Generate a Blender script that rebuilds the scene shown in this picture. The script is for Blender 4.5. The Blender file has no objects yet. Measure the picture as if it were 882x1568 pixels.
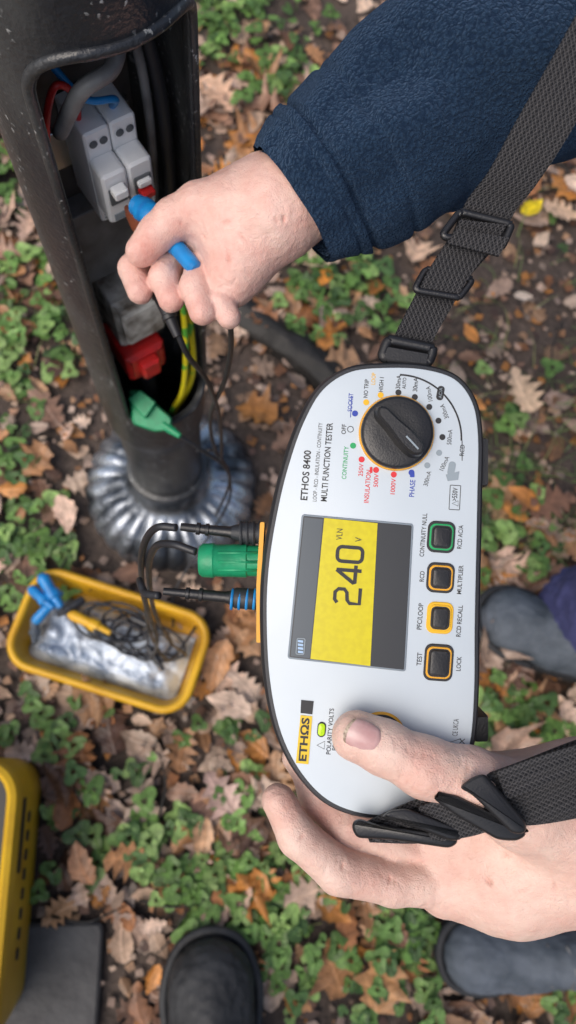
import bpy, math, random, bmesh
import numpy as np
from mathutils import Vector, Matrix, noise
random.seed(3); rng=np.random.default_rng(3)
# ------------------------------------------------------------ site frame
H=1.3; FL=1120.0
Zw=Vector((111,306,1120)).normalized()
Xw=(Vector((1,0,0))-Zw*Zw.x).normalized()
Yw=Zw.cross(Xw)
RM=Matrix((Xw,Yw,Zw))
CAM=Vector((0,0,H))
R_=RM@Vector((1,0,0)); U_=RM@Vector((0,1,0)); B_=RM@Vector((0,0,1))
def S(x,y,d):
    return CAM+RM@Vector(((x-441)/FL*d,(784-y)/FL*d,-d))
def G(x,y,z=0.0):
    v=RM@Vector((x-441,784-y,-FL)); t=(H-z)/(-v.z)
    return CAM+v*t
O0=S(441,784,.40); K=.40/FL
def D(x,y,h=0.0):
    return O0+R_*((x-441)*K)+U_*((784-y)*K)+B_*h
SC=bpy.context.scene; COL=SC.collection
# ------------------------------------------------------------ helpers
def empty(name,parent=None):
    o=bpy.data.objects.new(name,None); o.empty_display_size=.05; COL.objects.link(o)
    if parent: o.parent=parent
    return o
def mk(name,verts,faces,mat,parent=None,smooth=True,uvs=None,angle=None):
    me=bpy.data.meshes.new(name)
    me.from_pydata([tuple(v) for v in verts],[],[tuple(f) for f in faces])
    me.update()
    mats=mat if isinstance(mat,(list,tuple)) else [mat]
    for m in mats: me.materials.append(m)
    if smooth:
        me.polygons.foreach_set('use_smooth',[True]*len(me.polygons))
        if angle: 
            try: me.set_sharp_from_angle(angle=math.radians(angle))
            except Exception: pass
    if uvs is not None:
        uv=me.uv_layers.new(name='UVMap')
        li=np.zeros(len(me.loops),dtype=np.int32); me.loops.foreach_get('vertex_index',li)
        uv.data.foreach_set('uv',np.asarray(uvs,dtype=np.float32)[li].ravel())
    o=bpy.data.objects.new(name,me); COL.objects.link(o)
    if parent: o.parent=parent
    return o
def nodes(name):
    m=bpy.data.materials.new(name); m.use_nodes=True
    nt=m.node_tree; b=nt.nodes['Principled BSDF']; return m,nt,b
def pm(name,col,rough=.5,col2=None,nscale=20,bump=0,bscale=200,metal=0,sss=0,spec=.5,coat=0,rvar=0,emit=0,detail=6,contrast=(.35,.65)):
    m,nt,b=nodes(name); N=nt.nodes; L=nt.links
    b.inputs['Base Color'].default_value=(*col,1); b.inputs['Roughness'].default_value=rough
    b.inputs['Metallic'].default_value=metal; b.inputs['Specular IOR Level'].default_value=spec
    b.inputs['Coat Weight'].default_value=coat
    tc=N.new('ShaderNodeTexCoord')
    if col2 is not None or rvar:
        n=N.new('ShaderNodeTexNoise'); n.inputs['Scale'].default_value=nscale; n.inputs['Detail'].default_value=detail
        L.new(tc.outputs['Object'],n.inputs['Vector'])
        r=N.new('ShaderNodeMapRange'); r.inputs[1].default_value=contrast[0]; r.inputs[2].default_value=contrast[1]
        L.new(n.outputs['Fac'],r.inputs[0])
        if col2 is not None:
            mx=N.new('ShaderNodeMix'); mx.data_type='RGBA'
            mx.inputs[6].default_value=(*col,1); mx.inputs[7].default_value=(*col2,1)
            L.new(r.outputs[0],mx.inputs[0]); L.new(mx.outputs[2],b.inputs['Base Color'])
        if rvar:
            r2=N.new('ShaderNodeMapRange'); r2.inputs[3].default_value=rough-rvar; r2.inputs[4].default_value=rough+rvar
            L.new(r.outputs[0],r2.inputs[0]); L.new(r2.outputs[0],b.inputs['Roughness'])
    if bump:
        n2=N.new('ShaderNodeTexNoise'); n2.inputs['Scale'].default_value=bscale; n2.inputs['Detail'].default_value=5
        L.new(tc.outputs['Object'],n2.inputs['Vector'])
        bp=N.new('ShaderNodeBump'); bp.inputs['Strength'].default_value=1; bp.inputs['Distance'].default_value=bump
        L.new(n2.outputs['Fac'],bp.inputs['Height']); L.new(bp.outputs[0],b.inputs['Normal'])
    if sss:
        b.inputs['Subsurface Weight'].default_value=sss; b.inputs['Subsurface Scale'].default_value=.004
    if emit:
        b.inputs['Emission Color'].default_value=(*col,1); b.inputs['Emission Strength'].default_value=emit
    return m
def cr(pts,n=8):
    P=[np.array(p,dtype=float) for p in pts]
    P=[2*P[0]-P[1]]+P+[2*P[-1]-P[-2]]
    out=[]
    for i in range(1,len(P)-2):
        a,b,c,d=P[i-1:i+3]
        for j in range(n):
            t=j/n
            out.append(.5*((2*b)+(-a+c)*t+(2*a-5*b+4*c-d)*t*t+(-a+3*b-3*c+d)*t**3))
    out.append(P[-2]); return out
def crc(pts,n=8):
    P=[np.array(p,dtype=float) for p in pts]; m=len(P); out=[]
    for i in range(m):
        a,b,c,d=P[i-1],P[i],P[(i+1)%m],P[(i+2)%m]
        for j in range(n):
            t=j/n
            out.append(.5*((2*b)+(-a+c)*t+(2*a-5*b+4*c-d)*t*t+(-a+3*b-3*c+d)*t**3))
    return out
def frames(P):
    T=[]
    for i in range(len(P)):
        a=P[max(i-1,0)]; b=P[min(i+1,len(P)-1)]; T.append((b-a).normalized())
    n=T[0].orthogonal().normalized(); out=[]
    for t in T:
        n=(n-t*n.dot(t)).normalized(); out.append((t,n,t.cross(n)))
    return out
def sweep(name,pts,rad,mat,parent=None,seg=12,sub=8,disp=None,caps=True):
    raw=[tuple(p)+((rad[i] if hasattr(rad,'__len__') else rad),) for i,p in enumerate(pts)]
    Q=cr(raw,sub); P=[Vector(q[:3]) for q in Q]; Rr=[q[3] for q in Q]
    fr=frames(P); V=[];Fc=[]; L=0
    for i,(p,(t,n,b)) in enumerate(zip(P,fr)):
        if i: L+=(P[i]-P[i-1]).length
        for j in range(seg):
            a=2*math.pi*j/seg; r=Rr[i]
            if disp: r+=disp(L,a,p)
            V.append(p+(n*math.cos(a)+b*math.sin(a))*r)
    for i in range(len(P)-1):
        for j in range(seg):
            k=(j+1)%seg; Fc.append((i*seg+j,i*seg+k,(i+1)*seg+k,(i+1)*seg+j))
    if caps:
        Fc.append(tuple(range(seg-1,-1,-1))); Fc.append(tuple(range((len(P)-1)*seg,len(P)*seg)))
    return mk(name,V,Fc,mat,parent)
def lathe(name,p0,p1,prof,mat,parent=None,seg=32,angle=35):
    p0=Vector(p0);p1=Vector(p1); ax=p1-p0; t=ax.normalized(); n=t.orthogonal().normalized(); b=t.cross(n)
    V=[];Fc=[]
    for (s,r) in prof:
        for j in range(seg):
            a=2*math.pi*j/seg; V.append(p0+ax*s+(n*math.cos(a)+b*math.sin(a))*r)
    for i in range(len(prof)-1):
        for j in range(seg):
            k=(j+1)%seg; Fc.append((i*seg+j,i*seg+k,(i+1)*seg+k,(i+1)*seg+j))
    Fc.append(tuple(range(seg-1,-1,-1))); Fc.append(tuple(range((len(prof)-1)*seg,len(prof)*seg)))
    return mk(name,V,Fc,mat,parent,angle=angle)
def offs(pts,o):
    P=np.array(pts,dtype=float)
    area=.5*np.sum(P[:,0]*np.roll(P[:,1],-1)-np.roll(P[:,0],-1)*P[:,1])
    T=np.roll(P,-1,0)-np.roll(P,1,0); T/=np.linalg.norm(T,axis=1)[:,None]+1e-12
    N=np.stack([T[:,1],-T[:,0]],1)*(1 if area>0 else -1)
    return P+N*o
def loft(name,outline,layers,fn,mat,parent=None,angle=40,capbottom=True):
    V=[];Fc=[];n=len(outline)
    for (o,h) in layers:
        for q in offs(outline,o): V.append(fn(q[0],q[1],h))
    for i in range(len(layers)-1):
        for j in range(n):
            k=(j+1)%n; Fc.append((i*n+j,i*n+k,(i+1)*n+k,(i+1)*n+j))
    Fc.append(tuple(range((len(layers)-1)*n,len(layers)*n)))
    if capbottom: Fc.append(tuple(range(n-1,-1,-1)))
    o=mk(name,V,Fc,mat,parent,angle=angle)
    bm=bmesh.new(); bm.from_mesh(o.data); bmesh.ops.recalc_face_normals(bm,faces=bm.faces); bm.to_mesh(o.data); bm.free()
    return o
def rr(cx,cy,w,h,r,rot=0,n=5):
    out=[]; c,s=math.cos(math.radians(rot)),math.sin(math.radians(rot))
    for (sx,sy,a0) in ((1,1,0),(-1,1,90),(-1,-1,180),(1,-1,270)):
        for i in range(n+1):
            a=math.radians(a0+90*i/n)
            x=sx*(w/2-r)+r*math.cos(a); y=sy*(h/2-r)+r*math.sin(a)
            out.append((cx+x*c-y*s,cy+x*s+y*c))
    return out
def quadr(c4,r=4,n=4):
    out=[];m=len(c4)
    for i in range(m):
        a=np.array(c4[i-1],float);b=np.array(c4[i],float);c=np.array(c4[(i+1)%m],float)
        u=(a-b);u/=np.linalg.norm(u);v=(c-b);v/=np.linalg.norm(v)
        for j in range(n+1):
            t=j/n; p=(1-t)**2*(b+u*r)+2*t*(1-t)*b+t*t*(b+v*r); out.append(tuple(p))
    return out
# ------------------------------------------------------------ signed-distance modelling (hands, boots)
def smin(a,b,k):
    h=np.clip(.5+.5*(b-a)/k,0,1); return b*(1-h)+a*h-k*h*(1-h)
def sdf_mesh(name,groups,vox,mat,parent=None,creases=(),tints=(),smooth=2,wob=0):
    allp=[p for g in groups for p in g[1]]
    lo=np.min([np.minimum(np.array(p[0])-p[2],np.array(p[1])-p[3]) for p in allp],0)-4*vox
    hi=np.max([np.maximum(np.array(p[0])+p[2],np.array(p[1])+p[3]) for p in allp],0)+4*vox
    N=np.ceil((hi-lo)/vox).astype(int)+1
    F=np.full(N,1.0,dtype=np.float32)
    for kj,prims,ki in groups:
        g=np.full(N,1.0,dtype=np.float32)
        for p in prims:
            a=np.array(p[0]);b=np.array(p[1]);ra,rb=p[2],p[3]; fl=p[4] if len(p)>4 else None
            m=max(ra,rb)+max(.02,6*vox)
            i0=np.maximum(((np.minimum(a,b)-m-lo)/vox).astype(int),0); i1=np.minimum(((np.maximum(a,b)+m-lo)/vox).astype(int)+2,N)
            X,Y,Z=np.meshgrid(*[lo[q]+vox*np.arange(i0[q],i1[q]) for q in range(3)],indexing='ij')
            d=np.stack([X-a[0],Y-a[1],Z-a[2]],-1); ba=b-a; L2=ba@ba+1e-12
            h=np.clip((d@ba)/L2,0,1)
            q=d-h[...,None]*ba
            if fl is not None:
                nn=np.array(fl[0]);nn=nn/np.linalg.norm(nn); q=q+(q@nn)[...,None]*nn*(fl[1]-1)
            dist=np.linalg.norm(q,axis=-1)-(ra+(rb-ra)*h)
            sl=tuple(slice(i0[q],i1[q]) for q in range(3))
            g[sl]=smin(g[sl],dist.astype(np.float32),ki)
        F=smin(F,g,kj)
    s=F<0; sh=np.array(F.shape)-1
    cnt=np.zeros(sh,int)
    for dx in (0,1):
        for dy in (0,1):
            for dz in (0,1): cnt+=s[dx:dx+sh[0],dy:dy+sh[1],dz:dz+sh[2]]
    act=(cnt>0)&(cnt<8); ids=np.argwhere(act); idx=-np.ones(sh,int); idx[act]=np.arange(len(ids))
    pos=np.zeros((len(ids),3));w=np.zeros(len(ids))
    for ax in range(3):
        o=[q for q in range(3) if q!=ax]
        for u in (0,1):
            for v in (0,1):
                off=np.zeros(3,int);off[o[0]]=u;off[o[1]]=v
                A=ids+off;Bq=A.copy();Bq[:,ax]+=1
                va=F[A[:,0],A[:,1],A[:,2]];vb=F[Bq[:,0],Bq[:,1],Bq[:,2]]
                m=(va<0)!=(vb<0); t=np.where(m,va/(va-vb+1e-20),0)
                pp=A.astype(float);pp[:,ax]+=t
                pos[m]+=pp[m];w[m]+=1
    V=lo+vox*pos/w[:,None]
    faces=[]
    for ax in range(3):
        b=(ax+1)%3;c=(ax+2)%3
        s0=[slice(1,sh[q]) for q in range(3)]; s0[ax]=slice(0,sh[ax]); s1=list(s0); s1[ax]=slice(1,sh[ax]+1)
        a0=s[tuple(s0)];a1=s[tuple(s1)]
        e=np.argwhere(a0!=a1)
        base=np.array([1,1,1]);base[ax]=0
        ins=a0[tuple(e.T)]
        e=e+base
        eb=np.zeros(3,int);eb[b]=1;ec=np.zeros(3,int);ec[c]=1
        g=lambda q: idx[q[:,0],q[:,1],q[:,2]]
        q=np.stack([g(e-eb-ec),g(e-ec),g(e),g(e-eb)],1)
        q[~ins]=q[~ins][:,::-1]
        faces.append(q)
    Fq=np.concatenate(faces)
    Ed=np.concatenate([Fq[:,[0,1]],Fq[:,[1,2]],Fq[:,[2,3]],Fq[:,[3,0]]])
    for _ in range(smooth):
        acc=np.zeros_like(V);cn=np.zeros(len(V))
        for i in (0,1):
            np.add.at(acc,Ed[:,i],V[Ed[:,1-i]]); np.add.at(cn,Ed[:,i],1)
        V=.5*V+.5*acc/cn[:,None]
    n=np.cross(V[Fq[:,2]]-V[Fq[:,0]],V[Fq[:,3]]-V[Fq[:,1]]); VN=np.zeros_like(V)
    for i in range(4): np.add.at(VN,Fq[:,i],n)
    VN/=np.linalg.norm(VN,axis=1)[:,None]+1e-12
    dis=np.zeros(len(V)); cre=np.zeros(len(V))
    for (a,b,wd,dp) in creases:
        a=np.array(a);b=np.array(b);ba=b-a
        m=np.linalg.norm(V-(a+b)/2,axis=1)<np.linalg.norm(ba)/2+6*wd+.004
        d=V[m]-a; h=np.clip((d@ba)/(ba@ba),0,1)
        dist=np.linalg.norm(d-h[:,None]*ba,axis=1); taper=np.clip(4*h*(1-h),0.05,1)
        f=taper*np.exp(-(dist/wd)**2)
        dis[m]+=dp*f; cre[m]=np.maximum(cre[m],f*min(1,dp/.0010))
    if wob:
        for i in range(len(V)):
            p=V[i]; dis[i]+=wob*(noise.noise((p[0]*90,p[1]*90,p[2]*90))+.5*noise.noise((p[0]*260,p[1]*260,p[2]*260)))
    V=V-VN*dis[:,None]
    tint=np.zeros(len(V))
    for (c,r,am) in tints: tint+=am*np.exp(-(np.linalg.norm(V-np.array(c),axis=1)/r)**2)
    tint+=cre*.5
    o=mk(name,V.tolist(),Fq.tolist(),mat,parent)
    at=o.data.attributes.new('tint','FLOAT','POINT'); at.data.foreach_set('value',np.clip(tint,0,1).astype(np.float32))
    return o
# ------------------------------------------------------------ materials
M={}
M['black']=pm('black_plastic',(.014,.014,.016),.36,bump=.00015,bscale=900,rvar=.1)
M['rubber']=pm('black_rubber',(.022,.024,.029),.5,bump=.0002,bscale=1200)
M['white']=pm('white_faceplate',(.56,.62,.67),.36,col2=(.51,.57,.62),nscale=12,bump=.00004,bscale=1500)
M['ink']=pm('ink_black',(.015,.015,.018),.5)
M['grey']=pm('ink_grey',(.25,.3,.34),.5)
M['red']=pm('ink_red',(.62,.02,.03),.45)
M['blue']=pm('ink_blue',(.02,.05,.35),.45)
M['green']=pm('ink_green',(.01,.33,.10),.45)
M['yellowink']=pm('ink_yellow',(.75,.42,.01),.45)
M['orange']=pm('orange_trim',(.75,.36,.02),.4)
M['lcd']=pm('lcd_yellow',(.58,.49,.0),.25,col2=(.53,.44,.0),nscale=300,emit=.10,detail=1)
M['lcd_dark']=pm('lcd_dark',(.035,.037,.04),.22)
M['lcd_mid']=pm('lcd_slate',(.07,.085,.10),.22)
M['bezel']=pm('screen_bezel',(.20,.24,.28),.4)
M['led']=pm('led_green',(.45,.70,.02),.3,emit=.18)
M['logo']=pm('logo_yellow',(.72,.48,.01),.4)
M['gplug']=pm('green_plug',(.01,.30,.13),.42,col2=(.01,.23,.10),nscale=120,bump=.0002,bscale=500)
M['bplug']=pm('blue_plastic',(.01,.24,.60),.36,col2=(.01,.18,.48),nscale=90)
M['cable']=pm('cable_pvc',(.022,.023,.028),.42,rvar=.1)
M['brown']=pm('brown_plastic',(.17,.05,.025),.4)
M['ywire']=pm('earth_wire',(.72,.62,.02),.4,col2=(.10,.42,.05),nscale=45,detail=0,contrast=(.54,.58))
M['mcb']=pm('breaker_plastic',(.90,.91,.91),.42,col2=(.80,.82,.83),nscale=40,bump=.0002,bscale=300)
M['plate']=pm('galvanised_plate',(.20,.205,.21),.5,col2=(.10,.10,.105),nscale=40,bump=.0005,bscale=100)
M['mcbline']=pm('breaker_seam',(.10,.11,.12),.6)
M['dred']=pm('red_plastic',(.70,.02,.02),.4,col2=(.45,.02,.02),nscale=60)
M['board']=pm('backboard_grey',(.10,.095,.09),.7,col2=(.05,.04,.032),nscale=30)
M['cloth']=pm('cutout_bakelite',(.72,.70,.65),.7,col2=(.18,.15,.12),nscale=55,bump=.001,bscale=150)
M['case']=pm('case_yellow',(.62,.38,.015),.42,col2=(.50,.28,.012),nscale=14,bump=.0003,bscale=500)
M['case2']=pm('case_orange_yellow',(.74,.42,.015),.42,col2=(.60,.31,.012),nscale=14,bump=.0003,bscale=400)
M['caseblack']=pm('case_black',(.02,.02,.022),.5)
M['bag']=pm('plastic_bag',(.72,.80,.90),.22,col2=(.24,.30,.40),nscale=26,bump=.003,bscale=45,contrast=(.44,.62))
M['slab']=pm('paving_slab',(.085,.085,.088),.7,col2=(.04,.04,.043),nscale=14,bump=.002,bscale=90)
M['bark']=pm('wet_bark',(.022,.019,.017),.6,col2=(.010,.009,.008),nscale=25,bump=.005,bscale=35)
M['boot']=pm('shoe_suede',(.11,.13,.16),.75,col2=(.06,.075,.095),nscale=30,bump=.0008,bscale=250)
M['boot2']=pm('boot_rubber',(.030,.032,.036),.68,col2=(.018,.019,.022),nscale=25,bump=.001,bscale=120)
M['jean']=pm('trouser_cloth',(.06,.065,.19),.85,col2=(.04,.045,.13),nscale=15,bump=.0008,bscale=500)
M['dark_jean']=pm('dark_trouser_cloth',(.02,.022,.03),.85,col2=(.012,.013,.018),nscale=15,bump=.0008,bscale=500)
M['nail']=pm('fingernail',(.50,.29,.28),.22,col2=(.60,.40,.38),nscale=110,sss=.05,bump=.00008,bscale=400)
M['nailtip']=pm('fingernail_edge',(.50,.40,.30),.5,col2=(.18,.12,.09),nscale=500)
M['metal']=pm('probe_steel',(.5,.5,.5),.3,metal=1)
M['hair']=pm('hair_brown',(.05,.03,.02),.7,bump=.003,bscale=120)
M['base']=pm('galvanised_base',(.48,.52,.58),.33,col2=(.07,.08,.095),nscale=11,bump=.0014,bscale=110,metal=.8,contrast=(.42,.58),rvar=.08)
def skin(name,base,redc):
    m,nt,b=nodes(name);N=nt.nodes;L=nt.links
    tc=N.new('ShaderNodeTexCoord')
    at=N.new('ShaderNodeAttribute');at.attribute_name='tint'
    def nz(s,d,dist=0):
        n=N.new('ShaderNodeTexNoise');n.inputs['Scale'].default_value=s;n.inputs['Detail'].default_value=d;n.inputs['Distortion'].default_value=dist
        L.new(tc.outputs['Object'],n.inputs['Vector']);return n
    def mrg(src,a,c,o0,o1):
        r=N.new('ShaderNodeMapRange');r.inputs[1].default_value=a;r.inputs[2].default_value=c;r.inputs[3].default_value=o0;r.inputs[4].default_value=o1;L.new(src,r.inputs[0]);return r.outputs[0]
    def add(a,c,clamp=False):
        q=N.new('ShaderNodeMath');q.operation='ADD';q.use_clamp=clamp;L.new(a,q.inputs[0]);L.new(c,q.inputs[1]);return q.outputs[0]
    n1=nz(55,5);n0=nz(240,4);n3=nz(130,7,.8);n4=nz(420,5,.4)
    f=add(add(mrg(n1.outputs['Fac'],.35,.7,0,.42),mrg(n0.outputs['Fac'],.4,.7,0,.16)),at.outputs['Fac'],True)
    mx=N.new('ShaderNodeMix');mx.data_type='RGBA';mx.inputs[6].default_value=(*base,1);mx.inputs[7].default_value=(*redc,1)
    L.new(f,mx.inputs[0]);L.new(mx.outputs[2],b.inputs['Base Color'])
    b.inputs['Roughness'].default_value=.5;b.inputs['Subsurface Weight'].default_value=.12
    L.new(mrg(n4.outputs['Fac'],.3,.7,.38,.6),b.inputs['Roughness'])
    b.inputs['Subsurface Scale'].default_value=.003;b.inputs['Subsurface Radius'].default_value=(1,.35,.2)
    v=N.new('ShaderNodeTexVoronoi');v.inputs['Scale'].default_value=680;v.feature='DISTANCE_TO_EDGE'
    L.new(tc.outputs['Object'],v.inputs['Vector'])
    prev=None
    for (src,dist,stg) in ((n3.outputs['Fac'],.0013,.8),(n4.outputs['Fac'],.0004,.8),(v.outputs['Distance'],.0005,.7)):
        bb=N.new('ShaderNodeBump');bb.inputs['Distance'].default_value=dist;bb.inputs['Strength'].default_value=stg;L.new(src,bb.inputs['Height'])
        if prev: L.new(prev,bb.inputs['Normal'])
        prev=bb.outputs[0]
    L.new(prev,b.inputs['Normal'])
    return m
M['skin']=skin('skin',(.73,.53,.45),(.60,.31,.25))
M['skin2']=skin('skin_cold',(.77,.54,.47),(.64,.29,.24))
def fleece():
    m,nt,b=nodes('navy_fleece');N=nt.nodes;L=nt.links
    tc=N.new('ShaderNodeTexCoord')
    v=N.new('ShaderNodeTexVoronoi');v.inputs['Scale'].default_value=460
    nz=N.new('ShaderNodeTexNoise');nz.inputs['Scale'].default_value=700;nz.inputs['Detail'].default_value=5
    n0=N.new('ShaderNodeTexNoise');n0.inputs['Scale'].default_value=220
    va=N.new('ShaderNodeVectorMath');va.operation='MULTIPLY_ADD';va.inputs[1].default_value=(.005,.005,.005)
    L.new(tc.outputs['Object'],n0.inputs['Vector']);L.new(n0.outputs['Color'],va.inputs[0]);L.new(tc.outputs['Object'],va.inputs[2])
    L.new(va.outputs[0],v.inputs['Vector']);L.new(tc.outputs['Object'],nz.inputs['Vector'])
    mr=N.new('ShaderNodeMapRange');mr.inputs[1].default_value=0;mr.inputs[2].default_value=.75;mr.inputs[3].default_value=1;mr.inputs[4].default_value=0
    L.new(v.outputs['Distance'],mr.inputs[0])
    mu=N.new('ShaderNodeMath');mu.operation='MULTIPLY_ADD';mu.inputs[1].default_value=.9
    L.new(nz.outputs['Fac'],mu.inputs[0]);L.new(mr.outputs[0],mu.inputs[2])
    mx=N.new('ShaderNodeMix');mx.data_type='RGBA';mx.inputs[6].default_value=(.008,.018,.040,1);mx.inputs[7].default_value=(.022,.047,.090,1)
    L.new(mr.outputs[0],mx.inputs[0]);L.new(mx.outputs[2],b.inputs['Base Color'])
    b.inputs['Roughness'].default_value=1;b.inputs['Specular IOR Level'].default_value=.03
    b.inputs['Sheen Weight'].default_value=.2;b.inputs['Sheen Roughness'].default_value=.6;b.inputs['Sheen Tint'].default_value=(.35,.55,.9,1)
    bp=N.new('ShaderNodeBump');bp.inputs['Distance'].default_value=.0017
    L.new(mu.outputs[0],bp.inputs['Height']);L.new(bp.outputs[0],b.inputs['Normal'])
    return m
M['fleece']=fleece()
def webbing():
    m,nt,b=nodes('strap_webbing');N=nt.nodes;L=nt.links
    uv=N.new('ShaderNodeUVMap')
    def wave(rot,sc):
        mp=N.new('ShaderNodeMapping');mp.inputs['Rotation'].default_value=(0,0,rot);L.new(uv.outputs[0],mp.inputs[0])
        w=N.new('ShaderNodeTexWave');w.inputs['Scale'].default_value=sc;w.wave_type='BANDS';L.new(mp.outputs[0],w.inputs[0]);return w
    w1=wave(.9,190);w2=wave(-.9,190);w3=wave(math.pi/2,100)
    mu=N.new('ShaderNodeMath');mu.operation='MAXIMUM';L.new(w1.outputs['Fac'],mu.inputs[0]);L.new(w2.outputs['Fac'],mu.inputs[1])
    m2=N.new('ShaderNodeMath');m2.operation='MULTIPLY_ADD';m2.inputs[1].default_value=.6;L.new(w3.outputs['Fac'],m2.inputs[0]);L.new(mu.outputs[0],m2.inputs[2])
    mx=N.new('ShaderNodeMix');mx.data_type='RGBA';mx.inputs[6].default_value=(.008,.008,.010,1);mx.inputs[7].default_value=(.045,.043,.046,1)
    mr=N.new('ShaderNodeMapRange');mr.inputs[1].default_value=.5;mr.inputs[2].default_value=1.5;L.new(m2.outputs[0],mr.inputs[0])
    L.new(mr.outputs[0],mx.inputs[0]);L.new(mx.outputs[2],b.inputs['Base Color'])
    b.inputs['Roughness'].default_value=.65
    bp=N.new('ShaderNodeBump');bp.inputs['Distance'].default_value=.0006;L.new(m2.outputs[0],bp.inputs['Height']);L.new(bp.outputs[0],b.inputs['Normal'])
    return m
M['web']=webbing()
def postmat():
    m,nt,b=nodes('weathered_black_paint');N=nt.nodes;L=nt.links
    tc=N.new('ShaderNodeTexCoord')
    def nz(s,d=6,st=None):
        n=N.new('ShaderNodeTexNoise');n.inputs['Scale'].default_value=s;n.inputs['Detail'].default_value=d
        if st:
            mp=N.new('ShaderNodeMapping');mp.inputs['Scale'].default_value=st;L.new(tc.outputs['Object'],mp.inputs[0]);L.new(mp.outputs[0],n.inputs['Vector'])
        else: L.new(tc.outputs['Object'],n.inputs['Vector'])
        return n
    def ramp(src,a,c,o0=0,o1=1):
        r=N.new('ShaderNodeMapRange');r.inputs[1].default_value=a;r.inputs[2].default_value=c;r.inputs[3].default_value=o0;r.inputs[4].default_value=o1;L.new(src,r.inputs[0]);return r
    g=nz(14,8,(1,1,.35)); sp=nz(260,3); gr=nz(30,8); st=nz(120,4,(1,1,.12))
    m1=N.new('ShaderNodeMix');m1.data_type='RGBA';m1.inputs[6].default_value=(.024,.026,.031,1);m1.inputs[7].default_value=(.10,.104,.102,1)
    L.new(ramp(g.outputs['Fac'],.42,.72).outputs[0],m1.inputs[0])
    m2=N.new('ShaderNodeMix');m2.data_type='RGBA';m2.inputs[7].default_value=(.42,.43,.43,1)
    mm=N.new('ShaderNodeMath');mm.operation='MULTIPLY'
    L.new(ramp(sp.outputs['Fac'],.62,.68).outputs[0],mm.inputs[0]);L.new(ramp(gr.outputs['Fac'],.48,.62).outputs[0],mm.inputs[1])
    m3=N.new('ShaderNodeMath');m3.operation='MULTIPLY';L.new(ramp(st.outputs['Fac'],.64,.71).outputs[0],m3.inputs[0]);L.new(ramp(g.outputs['Fac'],.48,.6,0,.7).outputs[0],m3.inputs[1])
    m4=N.new('ShaderNodeMath');m4.operation='MAXIMUM';L.new(mm.outputs[0],m4.inputs[0]);L.new(m3.outputs[0],m4.inputs[1])
    L.new(m4.outputs[0],m2.inputs[0]);L.new(m1.outputs[2],m2.inputs[6]);L.new(m2.outputs[2],b.inputs['Base Color'])
    L.new(ramp(g.outputs['Fac'],.4,.7,.30,.55).outputs[0],b.inputs['Roughness'])
    bp=N.new('ShaderNodeBump');bp.inputs['Distance'].default_value=.0018;L.new(gr.outputs['Fac'],bp.inputs['Height'])
    bq=N.new('ShaderNodeBump');bq.inputs['Distance'].default_value=.0008;L.new(sp.outputs['Fac'],bq.inputs['Height']);L.new(bp.outputs[0],bq.inputs['Normal']);L.new(bq.outputs[0],b.inputs['Normal'])
    return m
M['post']=postmat()
def soil():
    m,nt,b=nodes('woodland_soil');N=nt.nodes;L=nt.links
    tc=N.new('ShaderNodeTexCoord')
    n=N.new('ShaderNodeTexNoise');n.inputs['Scale'].default_value=9;n.inputs['Detail'].default_value=12;L.new(tc.outputs['Object'],n.inputs['Vector'])
    n2=N.new('ShaderNodeTexNoise');n2.inputs['Scale'].default_value=90;n2.inputs['Detail'].default_value=8;L.new(tc.outputs['Object'],n2.inputs['Vector'])
    cr_=N.new('ShaderNodeValToRGB');e=cr_.color_ramp.elements
    e[0].position=.3;e[0].color=(.024,.018,.015,1);e[1].position=.72;e[1].color=(.125,.090,.072,1)
    ad=N.new('ShaderNodeMath');ad.operation='MULTIPLY_ADD';ad.inputs[1].default_value=.5
    sb=N.new('ShaderNodeMath');sb.operation='MULTIPLY';sb.inputs[1].default_value=.5;L.new(n.outputs['Fac'],sb.inputs[0])
    L.new(n2.outputs['Fac'],ad.inputs[0]);L.new(sb.outputs[0],ad.inputs[2]);L.new(ad.outputs[0],cr_.inputs[0]);L.new(cr_.outputs[0],b.inputs['Base Color'])
    b.inputs['Roughness'].default_value=.8
    bp=N.new('ShaderNodeBump');bp.inputs['Distance'].default_value=.012;L.new(ad.outputs[0],bp.inputs['Height']);L.new(bp.outputs[0],b.inputs['Normal'])
    return m
M['soil']=soil()
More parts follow.
